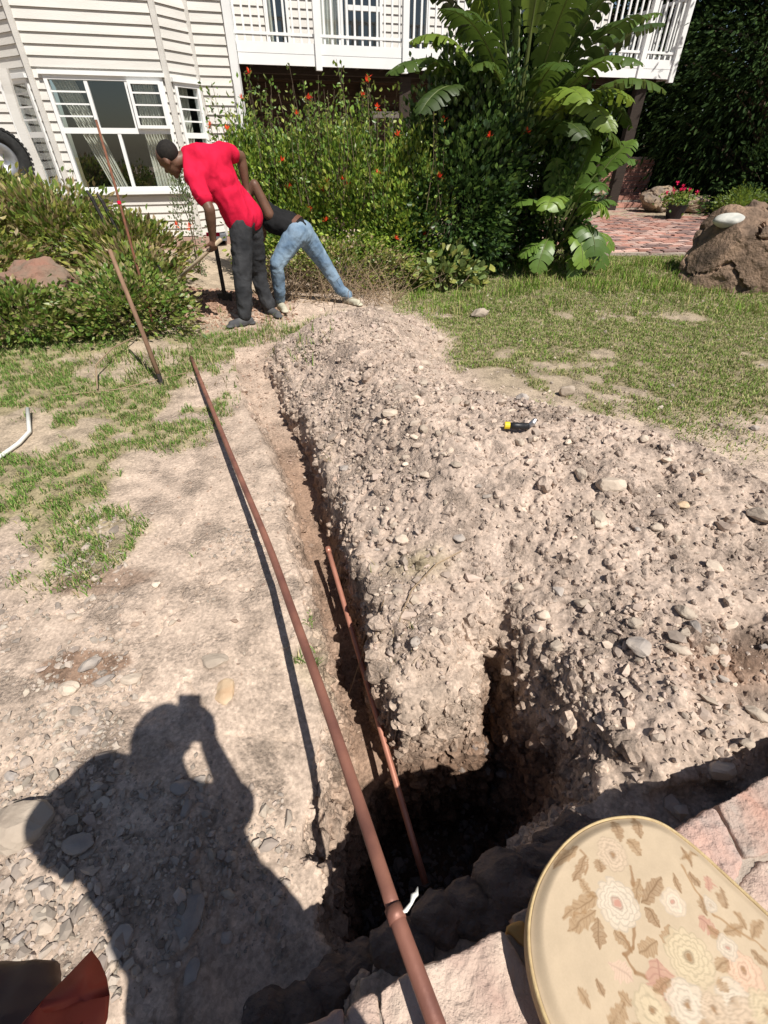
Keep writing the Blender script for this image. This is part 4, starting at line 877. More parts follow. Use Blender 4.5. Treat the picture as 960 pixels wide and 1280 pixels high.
tree((10.5,21), 9, 3.6, 9000, GV, 'broad dark tree closing the view behind the garden', 406, leaf=.3, low=.0)
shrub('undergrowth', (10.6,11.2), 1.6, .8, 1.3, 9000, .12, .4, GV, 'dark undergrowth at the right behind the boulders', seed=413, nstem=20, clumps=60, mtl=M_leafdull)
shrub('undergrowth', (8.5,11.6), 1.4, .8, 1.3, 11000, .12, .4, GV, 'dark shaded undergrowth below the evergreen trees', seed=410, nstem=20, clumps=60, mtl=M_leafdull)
shrub('fern_bush', (6.9,10.6), .5, .35, .5, 4200, .05, .4, [(.2,.27,.03),(.15,.22,.03),(.1,.16,.03)], 'bright lime green bush at the back right corner of the patio', seed=411, nstem=14, clumps=30, dense=.5)
shrub('fern_bush', (7.4,10.2), .4, .3, .3, 1500, .05, .4, GD, 'darker low bush beside the bright lime green bush', seed=412, nstem=10, clumps=20, dense=.5)
# geraniums in a pot
gp = atd(852, 240, 11.2); gz = pz(gp[0], gp[1]) if True else 0
pot = root('flower_pot', (gp[0], gp[1], gz), 'dark flower pot at the back of the brick patio', 'flower pot')
mb = MB(); c = (gp[0], gp[1]); mb.tube([(c[0],c[1],gz),(c[0],c[1],gz+.2),(c[0],c[1],gz+.24)], [.14,.2,.215], 20); mb.mk('bowl', M_blk, pot)
ger = root('geranium', (gp[0], gp[1], gz+.24), 'geranium with pink and red flower heads growing in the dark pot', 'plant')
r = np.random.default_rng(3); P = np.array([gp[0], gp[1], gz+.32])+r.normal(size=(500, 3))*np.array([.16,.12,.07]); foliage('foliage', P, r.normal(size=(500, 3))+[0, 0, .8], r.uniform(.04, .07, 500), .8, G1, ger, seed=77)
for k in range(9): flower(Vector((gp[0]+r.normal()*.16, gp[1]-.05+r.normal()*.08, gz+.42+abs(r.normal())*.07)), ger, M_pink, r, .04, 14)
p = fD.p(6.9, -1.3, 1.1); hp = root('hanging_flower', tuple(p), 'single orange flower in a dark hanging pot by the brick wall', 'plant'); flower(p+Vector((0,-.2,.02)), hp, mat('orange_petal', (.9,.16,.02), None, .5), r, .07, 16)
mb = MB(); mb.tube([p+Vector((0,0,-.12)), p+Vector((0,0,0))], [.06,.11], 14); mb.mk('pot', M_blk, hp)
mb = MB(); mb.tube([p+Vector((0,0,0)), (p.x, p.y, 2.5)], .004, 5); mb.mk('cord', M_blk, hp)
# ------------------------------------------------------------------ boulders
def boulder(name, c, s, seed, label, m, sub=5, rough=.3, facets=12, rz=0, sink=.25, cuts=()):
    V, F = rockV(sub, seed, rough, facets, (1, 1, 1))
    for cn, cd_ in cuts:
        cn = np.array(cn)/np.linalg.norm(cn); V = V-np.maximum(0, V@cn-cd_)[:, None]*cn*.93
    V = V*np.array(s); a = np.array(Matrix.Rotation(rz, 3, 'Z')); V = V@a.T
    V = V-.10*np.array(s).mean()*(sm(1-np.abs(fbm(V[:, 0]*2.2, V[:, 1]*2.2, V[:, 2]*3, s=seed+9, o=3))/.07))[:, None]*V/np.linalg.norm(V, axis=1, keepdims=True)+.03*np.array(s).mean()*fbm(V[:, 0]*7, V[:, 1]*7, V[:, 2]*7, s=seed+3)[:, None]*np.array([1, 1, 1])
    z0 = hz(*c); V = V+np.array([c[0], c[1], z0+s[2]*(1-sink)]); return tag(mk(name, V, F, m, smooth=False), label, 'boulder')
b1 = atd(905, 330, 6.55)
boulder('boulder', (4.66,6.45), (1.1,.85,.70), 537, 'big rugged brown boulder at the right edge of the lawn', M_brown_boulder, 5, .5, 18, sink=.55, cuts=[((-.86,-.15,.35),.52),((-.5,-.35,.8),.55),((.3,-.8,.45),.5),((-.55,-.8,.1),.5),((.1,-.3,.95),.55),((.1,-.95,-.1),.5)])
boulder('boulder', (5.75,7.35), (.75,.6,.8), 532, 'second taller brown rock behind the big lawn boulder', M_brown_boulder, 5, .5, 22, sink=.55)
V, F = rockV(3, 510, .12, 4, (.22,.14,.085)); wp = atd(915, 276, 6.6)
tag(mk('round_stone', V+np.array(wp)+np.array([0,0,0]), F, mat('pale_river_stone', (.62,.6,.54), (.4,.4,.37), .7, 9), smooth=True), 'smooth pale oval river stone balanced on the big brown boulder', 'stone')
boulder('boulder', (-3.35,4.85), (.38,.3,.3), 503, 'reddish brown boulder half hidden in the left shrubs', mat('red_boulder', (.27,.14,.10), (.2,.15,.11), .9, 7, .5, 22, dist=.04), 4, .3, 14, sink=.45)
boulder('boulder', (-3.95,4.9), (.26,.22,.18), 504, 'smaller grey-brown boulder at the left end of the shrubs', mat('dun_boulder', (.26,.2,.15), (.18,.15,.12), .9, 7, .5, 22, dist=.04), 4, .3, 10)
for i, (x, y, s, lb) in enumerate([(6.05,12.2,.45,'tan garden rock right of the support post'), (6.75,12.0,.35,'grey-brown garden rock left of the geranium pot'), (5.1,13.4,.35,'rock in the shade beside the brick wall')]):
    boulder('boulder', (x, y), (s, s*.7, s*.6), 520+i, lb, mat('tan_boulder', (.33,.24,.16), (.2,.16,.13), .9, 7, .5, 22, dist=.04), 4)
# ------------------------------------------------------------------ tyre on a stone ledge, far left
ty = atd(-8, 200, 8.2); tc = Vector((ty[0]+.08, ty[1], ty[2]))
led = MB(); led.box((tc.x-.5, tc.y-.2, -.1), (tc.x+.4, tc.y+.3, tc.z-.385)); tag(led.mk('stone_ledge', M_mortar), 'low rough ledge behind the left shrubs carrying the tyre', 'ledge')
tr_ = root('tyre', (tc.x, tc.y, tc.z-.38), 'black knobbly off-road tyre with a silver rim at the far left', 'tyre')
def ring(prof, n, c, ax, m, nm, par):
    ax = Vector(ax).normalized(); a = ax.orthogonal().normalized(); b = ax.cross(a); V = []
    for k in range(n):
        t = 6.2832*k/n; d = a*math.cos(t)+b*math.sin(t)
        for r0, w0 in prof: V.append(c+d*r0+ax*w0)
    p = len(prof); F = [(k*p+i, k*p+(i+1) % p, ((k+1) % n)*p+(i+1) % p, ((k+1) % n)*p+i) for k in range(n) for i in range(p)]
    return mk(nm, V, F, m, par, smooth=True)
AX = Vector((.75,-.66,0)).normalized()
ring([(.21,-.1),(.27,-.125),(.34,-.12),(.365,-.09),(.365,.09),(.34,.12),(.27,.125),(.21,.1)], 48, tc, AX, M_rubber, 'tyre_casing', tr_)
ring([(.205,-.1),(.21,.09),(.19,.1),(.05,.05),(.05,.02),(.18,-.08)], 40, tc, AX, M_alu, 'rim', tr_)
a = AX.orthogonal().normalized(); b = AX.cross(a); mb = MB()
for k in range(40):
    t = 6.2832*k/40; d = a*math.cos(t)+b*math.sin(t); e = -a*math.sin(t)+b*math.cos(t)
    for w0 in (-.1,-.035,.035,.1):
        sft = .018 if int(abs(w0)*100) == 3 else 0; o = tc+AX*w0+e*sft; q = [o+AX*sx*.026+e*sy*.018+d*rr for rr in (.355,.385) for sx, sy in ((-1,-1),(1,-1),(1,1),(-1,1))]; mb.hexa(q)
tl = mb.mk('tread_lug', M_rubber, tr_); tl['kind'] = 'stuff'
# ------------------------------------------------------------------ pipes and tools
pA = Vector((*at(238,450,.03)[:2], hz(*at(238,450,.03)[:2])+.03)); pB = Vector(at(545,1280,.33)); dv = (pB-pA).normalized(); pE = pB+dv*.25
sA, = (pA,); jn = Vector(at(498,1148,.285))
lp = root('long_pipe', tuple(pA), 'long brown metal pipe lying from the grass across the pit to the stone wall', 'pipe')
tj = (jn-pA).dot(dv); J = pA+dv*tj
mb = MB(); npt = 24; kx = [(239,447,pA.z),(285,560,.10),(331,670,.15),(364,760,.185),(407,880,.225),(447,998,.255),(498,1148,.285)]
kp = [Vector(at(*k)) for k in kx]; kp[-1] = J; pts = []
for i in range(len(kp)-1):
    p0, p1, p2, p3 = kp[max(i-1, 0)], kp[i], kp[i+1], kp[min(i+2, len(kp)-1)]
    for t in (0, .25, .5, .75): pts.append(.5*((2*p1)+(p2-p0)*t+(2*p0-5*p1+4*p2-p3)*t*t+(3*p1-p0-3*p2+p3)*t**3))
pts.append(J); mb.tube(pts, .0145, 16); mb.mk('pipe_length', M_pipe, lp, smooth=True)
mb = MB(); dv = (Vector(at(545,1280,.335))-J).normalized(); mb.tube([J-dv*.0, J+dv*.01, J+dv*.8], [.0165,.0155,.0155], 16); mb.mk('pipe_end', M_pipe, lp, smooth=True)
mb = MB(); mb.tube([J-dv*.012, J+dv*.012], .0172, 16); mb.mk('coupling', M_pipe, lp, smooth=True)
mb = MB(); q = J+Vector((.008,.0,.006)); mb.tube([q, q+Vector((.012,.004,.003)), q+Vector((.022,.014,.004)), q+Vector((.026,.024,.004)), q+Vector((.033,.029,.0)), q+Vector((.036,.04,-.002))], [.0015,.004,.003,.0055,.0045,.001], 9)
mb.mk('tape_end', M_tape, lp, smooth=True)
c1 = Vector(at(410,686,-.08)); c2 = Vector(at(532,1105,-.46))
cp_ = root('short_copper_pipe', tuple(c1), 'shorter bare copper pipe leaning in the trench and down into the pit', 'pipe')
mb = MB(); mb.tube([c1+(c2-c1)*i/12 for i in range(13)], .0115, 14); mb.mk('pipe_length', M_pipe2, cp_, smooth=True)
mb = MB(); dv2 = (c2-c1).normalized(); mb.tube([c1-dv2*.008, c1+dv2*.02], .0135, 14); mb.mk('end_cap', M_pipe2, cp_, smooth=True)
h0 = Vector((*at(202,478,0)[:2], hz(*at(202,478,0)[:2])+.0)); h1 = Vector(atd(137,312,h0.y+.22)); dd = (h1-h0).normalized()
tool = root('digging_bar', tuple(h0), 'weathered wooden-handled digging tool standing in the soil at the shrub edge', 'tool')
mb = MB(); mb.tube([h0+dd*.06, h0.lerp(h1,.4)+Vector((.004,0,0)), h1], [.018,.0165,.014], 12); mb.mk('handle', M_wood, tool, smooth=True)
mb = MB(); mb.tube([h0-dd*.05, h0, h0+dd*.08], [.010,.016,.019], 10); mb.mk('blade', M_iron, tool)
r0 = Vector(atd(162,300,4.75)); r1 = Vector(atd(120,150,4.95)); rd = (r1-r0).normalized()
rb = root('rusty_rod', tuple(r0-rd*.9), 'thin rusty iron rod standing in the shrubs before the bay window', 'rod')
mb = MB(); mb.tube([r0-rd*1.0, r0, r0.lerp(r1,.5)+Vector((.006,0,0)), r1], [.012,.012,.011,.010], 8); mb.mk('shaft', M_rust, rb, smooth=True)
mb = MB(); q = r0.lerp(r1,.33); mb.tube([q-rd*.012, q+rd*.012], .017, 8); mb.mk('red_tie', M_red, rb)
for (px, py), lb in (((108,238), 'dark curved tool tip poking up left of the shrub top'), ((121,242), 'short dark stake poking up beside the curved tool tip')):
    p = Vector(atd(px, py, 5.9)); q = root('garden_stake', (p.x, p.y, .3), lb, 'stake'); mb = MB()
    mb.tube([(p.x+.22, p.y, .25), (p.x+.05, p.y, p.z-.15), (p.x+.03, p.y, p.z-.06), tuple(p)], [.02,.018,.02,.012], 8); mb.mk('stake_shaft', M_iron, q)
# white hose
a = [at(-40,590,.02), at(0,570,.02), at(22,552,.025), at(34,535,.04), at(33,508,.06)]
a = [Vector((p[0], p[1], hz(p[0], p[1])+.02+(.03 if i == 4 else 0))) for i, p in enumerate(a)]
mb = MB(); mb.tube(a, .0125, 12); tag(mb.mk('bent_white_pipe', M_pvc, smooth=True), 'short bent white plastic pipe on the left grass', 'pipe')
# hammer-like tool
hx, hy, _ = at(648,538,.1)
for _ in range(5): hx, hy, _z = at(648, 538, hz(hx, hy)+.02)
z = max(hz(hx+q*.02, hy) for q in range(-4, 5))+.004; hd = Vector((1,-.08,0)).normalized()
hm = root('hand_tool', (hx, hy, z), 'small black and yellow tool lying at the lawn edge of the heap', 'tool')
c = Vector((hx, hy, z+.018))
mb = MB(); mb.tube([c-hd*.045, c-hd*.02, c+hd*.045], [.014,.016,.015], 12); mb.mk('grip', M_blk, hm, smooth=True)
mb = MB(); mb.tube([c-hd*.068, c-hd*.045], [.017,.017], 12); mb.mk('collar', M_yel, hm)
mb = MB(); mb.tube([c+hd*.045, c+hd*.06+Vector((0,0,.02)), c+hd*.07+Vector((0,.01,.03))], [.012,.014,.01], 10); mb.mk('metal_tip', M_alu, hm)
# fibres and roots
def twig(name, pts, r, label, m=None):
    mb = MB(); mb.tube([Vector((x, y, hz(x, y)+dz)) for x, y, dz in pts], r, 5, False); return tag(mb.mk(name, m or M_twig), label, 'root')
def tp(l): return [(*at(x, y, .12)[:2], dz) for x, y, dz in l]
twig('root', tp([(575,700,.01),(545,715,.03),(515,738,.03),(500,770,.01),(497,795,-.02)]), .003, 'pale root curving over the heap beside the grass tuft')
twig('root', tp([(438,760,.05),(450,757,.02),(470,770,.02),(462,790,.03)]), .002, 'thin looped root at the trench edge of the heap')
twig('root', tp([(425,770,.02),(455,757,.12),(480,748,.02)]), .0022, 'thin root bridging the trench beside the copper pipe')
twig('twig', tp([(165,415,.05),(140,435,.12),(118,452,.1),(115,470,.02)]), .006, 'forked pale twig in the low green shrub')
twig('twig', tp([(60,478,.02),(140,470,.03),(228,450,.02)]), .004, 'long thin twig on the ground before the low shrubs')
# ------------------------------------------------------------------ stone wall in front (coping)
def prism(poly, z0, z1):
    mb = MB(); n = len(poly); mb.add([(x, y, z0) for x, y in poly]+[(x, y, z1) for x, y in poly], [tuple(range(n-1, -1, -1)), tuple(range(n, 2*n))]+[(i, (i+1) % n, (i+1) % n+n, i+n) for i in range(n)]); return mb
WZ = .25
wall = root('stone_wall', (.5, .1, 0), 'low wall capped with pink and cream flagstones at the edge of the pit', 'wall')
def wp_(l, z=WZ): return [at(x, y, z)[:2] for x, y in l]
edge = wp_([(215,1340),(330,1305),(425,1262),(520,1215),(640,1152),(700,1112),(840,1040),(900,1002),(960,968),(1080,905)])
body = edge+[(2.4,.3),(2.2,-.55),(-.55,-.62)]
cx = np.array(body); 
V, F, Nn = remesh(*[(lambda m: (m.V, m.F))(prism([(x, y-.012) for x, y in body], -.25, WZ-.008))][0], .014, 4)
V = V+Nn*.010*fbm(V[:, 0]*16, V[:, 1]*16, V[:, 2]*16, s=5, o=4)[:, None]
mk('wall_body', V, F, M_mortar, wall, smooth=True)
FL = [([(225,1345),(330,1308),(425,1264),(432,1400),(300,1400)], M_flag, 0),([(432,1262),(470,1242),(478,1330),(440,1400)], M_flag2, -.004),([(476,1238),(560,1200),(628,1166),(660,1215),(712,1300),(690,1420),(500,1420)], M_flag2, .004),
 ([(634,1160),(655,1150),(668,1180),(672,1208)], M_flag3, .002),([(640,1142),(700,1118),(760,1090),(800,1130),(800,1300),(730,1300)], M_flag4, -.006),
 ([(765,1086),(838,1046),(892,1010),(925,1075),(900,1130),(860,1110),(805,1128)], M_flag, .0),([(898,1005),(960,972),(1060,925),(1100,1000),(990,1060),(932,1070)], M_flag4, .004),
 ([(868,1118),(905,1138),(940,1085),(1080,1030),(1100,1150),(1000,1200),(900,1190),(810,1150)], M_flag2, -.004),([(820,1170),(1000,1215),(1100,1170),(1150,1300),(900,1350)], M_flag, 0)]
for i, (pl, m, dz) in enumerate(FL):
    P = wp_(pl); ctr = np.mean(P, 0); P = [tuple(ctr+(np.array(p)-ctr)*1.035) for p in P]; mbp = prism(P, WZ-.06, WZ+dz); V, F, Nn = remesh(mbp.V, mbp.F, .0065, 2)
    V = V+Nn*(.016*fbm(V[:, 0]*13+i, V[:, 1]*13, V[:, 2]*13, s=40+i, o=5, g=.6)[:, None])
    mk('flagstone', V, F, m, wall, smooth=True)
# rough lumps of rubble between wall and pit
for i, (px, py, s) in enumerate([(640,1105,.075),(590,1128,.06),(548,1145,.055),(500,1172,.06),(455,1200,.06),(410,1225,.06),(370,1245,.05),(690,1075,.07),(735,1035,.06),(320,1262,.05),(430,1180,.045),(620,1140,.05),(520,1190,.05),(700,1050,.05)]):
    x, y, _ = at(px, py, .05); V, F = rockV(3, 600+i, .3, 6, (s*1.3, s, s*.8)); V = V+.12*s*fbm(V[:, 0]*40, V[:, 1]*40, V[:, 2]*40, s=i)[:, None]
    V = V+np.array([x, y, hz(x, y)+s*.05]); tag(mk('rubble_stone', V, F, mat('earthy_rubble', (.24,.18,.15), (.15,.115,.095), .95, 18, 1, 35, detail=12, dist=.03)), 'earthy rubble stone wedged between the pit edge and the stone wall', 'stone', 'rubble stones along the near pit edge')
# ------------------------------------------------------------------ padded stool with floral fabric
CZ = .32
cen = Vector((*at(860,1210,CZ)[:2], CZ))
ol = [at(x, y, CZ)[:2] for x, y in [(790,1020),(753,1024),(718,1042),(690,1072),(670,1108),(660,1150),(661,1195),(670,1240),(688,1290),(720,1350),(790,1420),(900,1440),(1010,1400),(1070,1320),(1060,1240),(1000,1180),(960,1143),(905,1092),(870,1060),(838,1035),(815,1024)]]
ol = np.array(ol)
# smooth closed outline (Chaikin)
for _ in range(4): nx_ = np.roll(ol, -1, 0); ol = np.stack([ol*.75+nx_*.25, ol*.25+nx_*.75], 1).reshape(-1, 2)
stool = root('padded_stool', (cen.x, cen.y, WZ), 'low stool with a rounded padded seat in faded cream floral fabric', 'stool')
cxy = ol.mean(0); nr_ = len(ol); rings = 190
V = []; rr_ = np.linspace(0, 1, rings+1)
for q in rr_[1:]:
    P = cxy+(ol-cxy)*q; e = 1-q; zz = CZ+.012*sm(np.array(e/.12))-.0; zz = zz-.006*(1-np.array(sm(e/.02))); V.append(np.column_stack([P, np.full(nr_, float(zz))]))
V = np.concatenate([np.array([[cxy[0], cxy[1], CZ+.012]]), *V])
V[:, 2] += .003*fbm(V[:, 0]*9, V[:, 1]*9, s=8)
F = [(0, 1+i, 1+(i+1) % nr_) for i in range(nr_)]
for k in range(rings-1):
    a0 = 1+k*nr_; F += [(a0+i, a0+nr_+i, a0+nr_+(i+1) % nr_, a0+(i+1) % nr_) for i in range(nr_)]
# fabric print, computed per vertex in seat coordinates (pixels of the seat pattern)
def seatpx(V):
    x, y = V[:, 0], V[:, 1]; z = CZ; fx = y*math.sin(PITCH)*0
    # linear seat chart: two axes on the seat itself
    return x, y
ux, uy = V[:, 0], V[:, 1]; cl = np.tile(np.array([.50,.39,.27]), (len(V), 1))
cl *= (1+.07*fbm(ux*14, uy*14, s=3)+.05*fbm(ux*60, uy*60, s=4))[:, None]
def S(px, py): return np.array(at(px, py, CZ)[:2])
def paint(mask, c, k=1.0):
    global cl
    mask = np.clip(mask, 0, 1)[:, None]*k; cl = cl*(1-mask)+np.array(c)*mask
jx = ux+.0035*vn(ux*90, uy*90, s=9); jy = uy+.0035*vn(ux*90+9, uy*90, s=10)
def edgeS(d, w=.0024): return sm((d)/w+.5)
def p_leaf(a, b, wd, c, vein=True):
    a, b = S(*a), S(*b); d = b-a; L = np.hypot(*d); d = d/L; t = ((jx-a[0])*d[0]+(jy-a[1])*d[1])/L; s = -(jx-a[0])*d[1]+(jy-a[1])*d[0]
    w_ = wd*np.sin(np.pi*np.clip(t, 0, 1))**.7*(1+.16*np.sin(t*26+np.sign(s)))
    m = edgeS(w_-np.abs(s))*(t > 0)*(t < 1); paint(m*(1+.25*vn(ux*150, uy*150, s=77)), c, .68)
    if vein: paint(m*np.maximum(edgeS(.0011-np.abs(s)), edgeS(.0008-np.abs(((t*9-np.abs(s)/wd*1.2) % 1)-.5)*.01)*.8), np.array(c)*.62, .7)
def p_line(pts, wd, c):
    P = [S(*p) for p in pts]
    for a, b in zip(P[:-1], P[1:]):
        d = b-a; L2 = d@d; t = np.clip(((jx-a[0])*d[0]+(jy-a[1])*d[1])/L2, 0, 1); paint(edgeS(wd-np.hypot(jx-a[0]-t*d[0], jy-a[1]-t*d[1])), c, .85)
def p_flower(c0, rad, c, cin, pet=11, layers=4, k=.75):
    c0 = S(*c0); dx, dy = jx-c0[0], jy-c0[1]; r0 = np.hypot(dx, dy); th = np.arctan2(dy, dx)
    for l in range(layers):
        R_ = rad*(1-l/(layers+.35)); n = max(5, pet-l); lob = R_*(.84+.16*np.abs(np.cos(th*n/2+l*1.3))**.6); m = edgeS(lob-r0); tone = np.array(c)*(1+.05*(l % 2))
        paint(m, tone, k); paint(edgeS(.0011-np.abs(lob-r0-.0008)), np.array(c)*.66, .75)
        paint(m*edgeS(.0007-np.abs(np.sin(th*n/2+l*1.3))*r0*.35)*(r0 > R_*.45), np.array(c)*.75, .5)
    paint(edgeS(rad*.13-r0), cin, .9); paint(edgeS(.001-np.abs(rad*.17-r0)), np.array(cin)*.6, .7)
BR = (.27,.155,.075); BR2 = (.33,.2,.10); PK = (.46,.23,.17); CR = (.56,.45,.30); WH = (.60,.50,.39); YE = (.55,.42,.30)
for a, b, w_ in [((748,1118),(700,1150),.012),((745,1140),(708,1165),.012),((745,1150),(748,1190),.012),((740,1125),(722,1100),.009),((722,1060),(690,1085),.01),((730,1070),(716,1105),.009),((745,1075),(752,1095),.01),((765,1025),(775,1055),.01),((790,1022),(798,1050),.011),((782,1050),(800,1072),.011),
   ((798,1100),(790,1135),.009),((800,1130),(825,1100),.012),((805,1135),(820,1160),.009),((765,1162),(785,1190),.01),((820,1180),(795,1195),.012),((830,1185),(835,1160),.012),((850,1060),(862,1085),.006),((848,1078),(868,1068),.005),((838,1095),(850,1120),.007),((858,1090),(870,1110),.007),((895,1110),(905,1140),.008),((870,1120),(880,1145),.008),((915,1140),(930,1165),.007),((770,1240),(790,1260),.01),((780,1255),(760,1285),.012),((745,1225),(752,1250),.006),((950,1150),(935,1175),.008),((935,1190),(958,1210),.008)]:
    p_leaf(a, b, w_, BR2 if random.random() < .5 else BR)
p_line([(785,1085),(790,1110)], .0022, BR); p_line([(792,1160),(788,1185),(778,1195),(790,1215),(805,1222)], .0026, BR); p_line([(725,1065),(735,1078),(730,1095)], .002, BR); p_line([(850,1085),(870,1120),(890,1145),(925,1170),(955,1190)], .0018, BR2); p_line([(775,1168),(786,1190)], .0022, BR)
p_leaf((818,1200),(832,1268),.024,PK); p_leaf((880,1095),(886,1118),.010,PK); p_leaf((868,1150),(895,1168),.012,PK); p_leaf((760,1205),(790,1228),.014,(.6,.42,.32))
p_flower((763,1070),.030,YE,BR,10); p_flower((770,1131),.040,WH,PK,12,5); p_flower((858,1197),.040,CR,BR,13,5); p_flower((856,1258),.034,WH,BR,9); p_flower((812,1262),.030,CR,BR,7,2); p_flower((925,1215),.03,(.62,.42,.3),BR,10,3); p_flower((915,1255),.03,WH,BR,8,3); p_flower((885,1132),.012,WH,YE,7,2); p_flower((838,1130),.022,(.68,.56,.44),PK,8,3,.45); p_flower((935,1285),.035,YE,BR,8); p_flower((1000,1250),.04,WH,PK,10)
for a, b in [((880,1160),(905,1180)),((900,1165),(925,1160)),((835,1225),(815,1240)),((890,1225),(905,1240)),((830,1275),(850,1290)),((885,1275),(870,1300)),((905,1200),(890,1215)),((945,1240),(960,1262)),((800,1280),(780,1300)),((735,1260),(720,1235))]: p_leaf(a, b, .009, BR2)
p_flower((955,1265),.028,CR,BR,9,4); p_flower((890,1265),.024,YE,BR,8,3); p_flower((905,1185),.018,WH,PK,8,3)
M_fab = mat('floral_fabric', (1,1,1), (.96,.96,.95), .75, 300, .12, 900, use_col=True, dist=.001, spec=.25)
mk('seat_top', V, F, M_fab, stool, smooth=True, cols=np.clip(cl, 0, 1))
def band(q0, q1, z0, z1, m, nm):
    A = cxy+(ol-cxy)*q0; B = cxy+(ol-cxy)*q1; V = np.concatenate([np.column_stack([A, np.full(nr_, z0)]), np.column_stack([B, np.full(nr_, z1)])]); return V
def rim(prof, m, nm):
    V = np.concatenate([np.column_stack([cxy+(ol-cxy)*q, np.full(nr_, z)]) for q, z in prof]); p = len(prof)
    F = [(j*nr_+i, (j+1)*nr_+i, (j+1)*nr_+(i+1) % nr_, j*nr_+(i+1) % nr_) for j in range(p-1) for i in range(nr_)]
    return mk(nm, V, F, m, stool, smooth=True)
rim([(.985,CZ+.0),(1.0,CZ+.004),(1.012,CZ+.002),(1.016,CZ-.003),(1.012,CZ-.008),(1.002,CZ-.008)], mat('gold_piping', (.5,.38,.2), (.4,.29,.15), .5, 60, .2), 'piping')
rim([(1.0,CZ-.006),(1.008,CZ-.02),(1.004,CZ-.04),(.99,CZ-.045),(.0,CZ-.046)], mat('tan_fabric_side', (.42,.32,.2), (.36,.27,.17), .8, 80, .2), 'seat_side')
for px, py in ((760,1080),(700,1220),(980,1330),(960,1200)):
    x, y = S(px, py); mb = MB(); mb.tube([(x, y, WZ-.01), (x, y, CZ-.04)], [.014,.018], 10); mb.mk('leg', M_wood, stool)
# ------------------------------------------------------------------ people
def cloth(mb, vox, m, name, par, folds=.006, fs=14, smooth=6, seed=0, fdir=None):
    V, F, Nn = remesh(mb.V, mb.F, vox, smooth)
    if folds:
        q = V+.05*np.stack([fbm(V[:, 0]*5, V[:, 1]*5, V[:, 2]*5, s=seed+7), fbm(V[:, 0]*5+9, V[:, 1]*5, V[:, 2]*5, s=seed+8), 0*V[:, 0]], 1)
        n_ = fbm(q[:, 0]*fs, q[:, 1]*fs, q[:, 2]*fs*(fdir or .8), s=seed, o=3); V = V+Nn*(folds*(1.0-2.6*np.abs(n_)+.5*n_)*(.9 if fs < 30 else .3))[:, None]
    return mk(name, V, F, m, par, smooth=True)
def hand(mb, w, d, palm_n, sc=1.0, curl=.5):
    "palm and five fingers at wrist w, pointing along d"
    w, d, pn = Vector(w), Vector(d).normalized(), Vector(palm_n); pn = (pn-d*pn.dot(d)).normalized(); s = d.cross(pn)
    capsule(mb, w, w+d*.05*sc, .026*sc, .034*sc, 10); capsule(mb, w+d*.05*sc-s*.02*sc, w+d*.075*sc+s*.02*sc, .024*sc, .022*sc, 8)
    for k, (o, L) in enumerate(((-.032,.07),(-.011,.08),(.011,.075),(.03,.06))):
        b = w+d*.085*sc+s*o*sc; a1 = b+(d+pn*curl*.6).normalized()*L*.45*sc; a2 = a1+(d*.5+pn*curl*1.6).normalized()*L*.4*sc; a3 = a2+(pn-d*.3).normalized()*L*.25*sc
        capsule(mb, b, a1, .0095*sc, .009*sc, 8); capsule(mb, a1, a2, .009*sc, .008*sc, 8); capsule(mb, a2, a3, .008*sc, .007*sc, 8)
    b = w+d*.03*sc-s*.03*sc; capsule(mb, b, b+(d*.6-s*.6+pn*.4).normalized()*.045*sc, .013*sc, .01*sc, 8); e = b+(d*.6-s*.6+pn*.4).normalized()*.045*sc; capsule(mb, e, e+(d*.7+pn*.7).normalized()*.03*sc, .01*sc, .008*sc, 8)
def head(mb, c, face, up, s=1.0):
    c, f, u = Vector(c), Vector(face).normalized(), Vector(up); u = (u-f*u.dot(f)).normalized(); r = f.cross(u); rot = Matrix((r, f, u)).transposed()
    ball(mb, c+u*.03*s, .076*s, .098*s, .09*s, rot); ball(mb, c-u*.035*s+f*.025*s, .06*s, .068*s, .075*s, rot)
    capsule(mb, c+f*.088*s+u*.01*s, c+f*.108*s-u*.022*s, .010*s, .016*s, 8)                                  # nose
    for q in (-1, 1):
        ball(mb, c+r*q*.078*s-f*.004*s, .012*s, .02*s, .032*s, rot); ball(mb, c+r*q*.03*s+f*.084*s+u*.03*s, .022*s, .012*s, .008*s, rot)
    ball(mb, c+f*.086*s-u*.05*s, .028*s, .014*s, .007*s, rot); ball(mb, c+f*.086*s-u*.062*s, .025*s, .014*s, .008*s, rot); ball(mb, c+f*.07*s-u*.095*s, .028*s, .022*s, .02*s, rot)
    return r, f, u, rot
def eyes(par, c, r, f, u, s):
    for q in (-1, 1):
        mb = MB(); ball(mb, Vector(c)+r*q*.031*s+f*.086*s+u*.012*s, .012*s, .012*s, .007*s); mb.mk('eye', mat('eye', (.6,.58,.55), None, .3), par, smooth=True)
def shoe(mb, a, d, s=1.0):
    a, d = Vector(a), Vector(d).normalized(); capsule(mb, a+Vector((0,0,.045)), a-d*.04+Vector((0,0,.04)), .045*s, .042*s); capsule(mb, a+d*.02+Vector((0,0,.04)), a+d*.15+Vector((0,0,.03)), .046*s, .036*s)
    for q in (-.055, .03, .12, .17): ball(mb, a+d*q+Vector((0,0,.014)), .045*s, .045*s, .016)
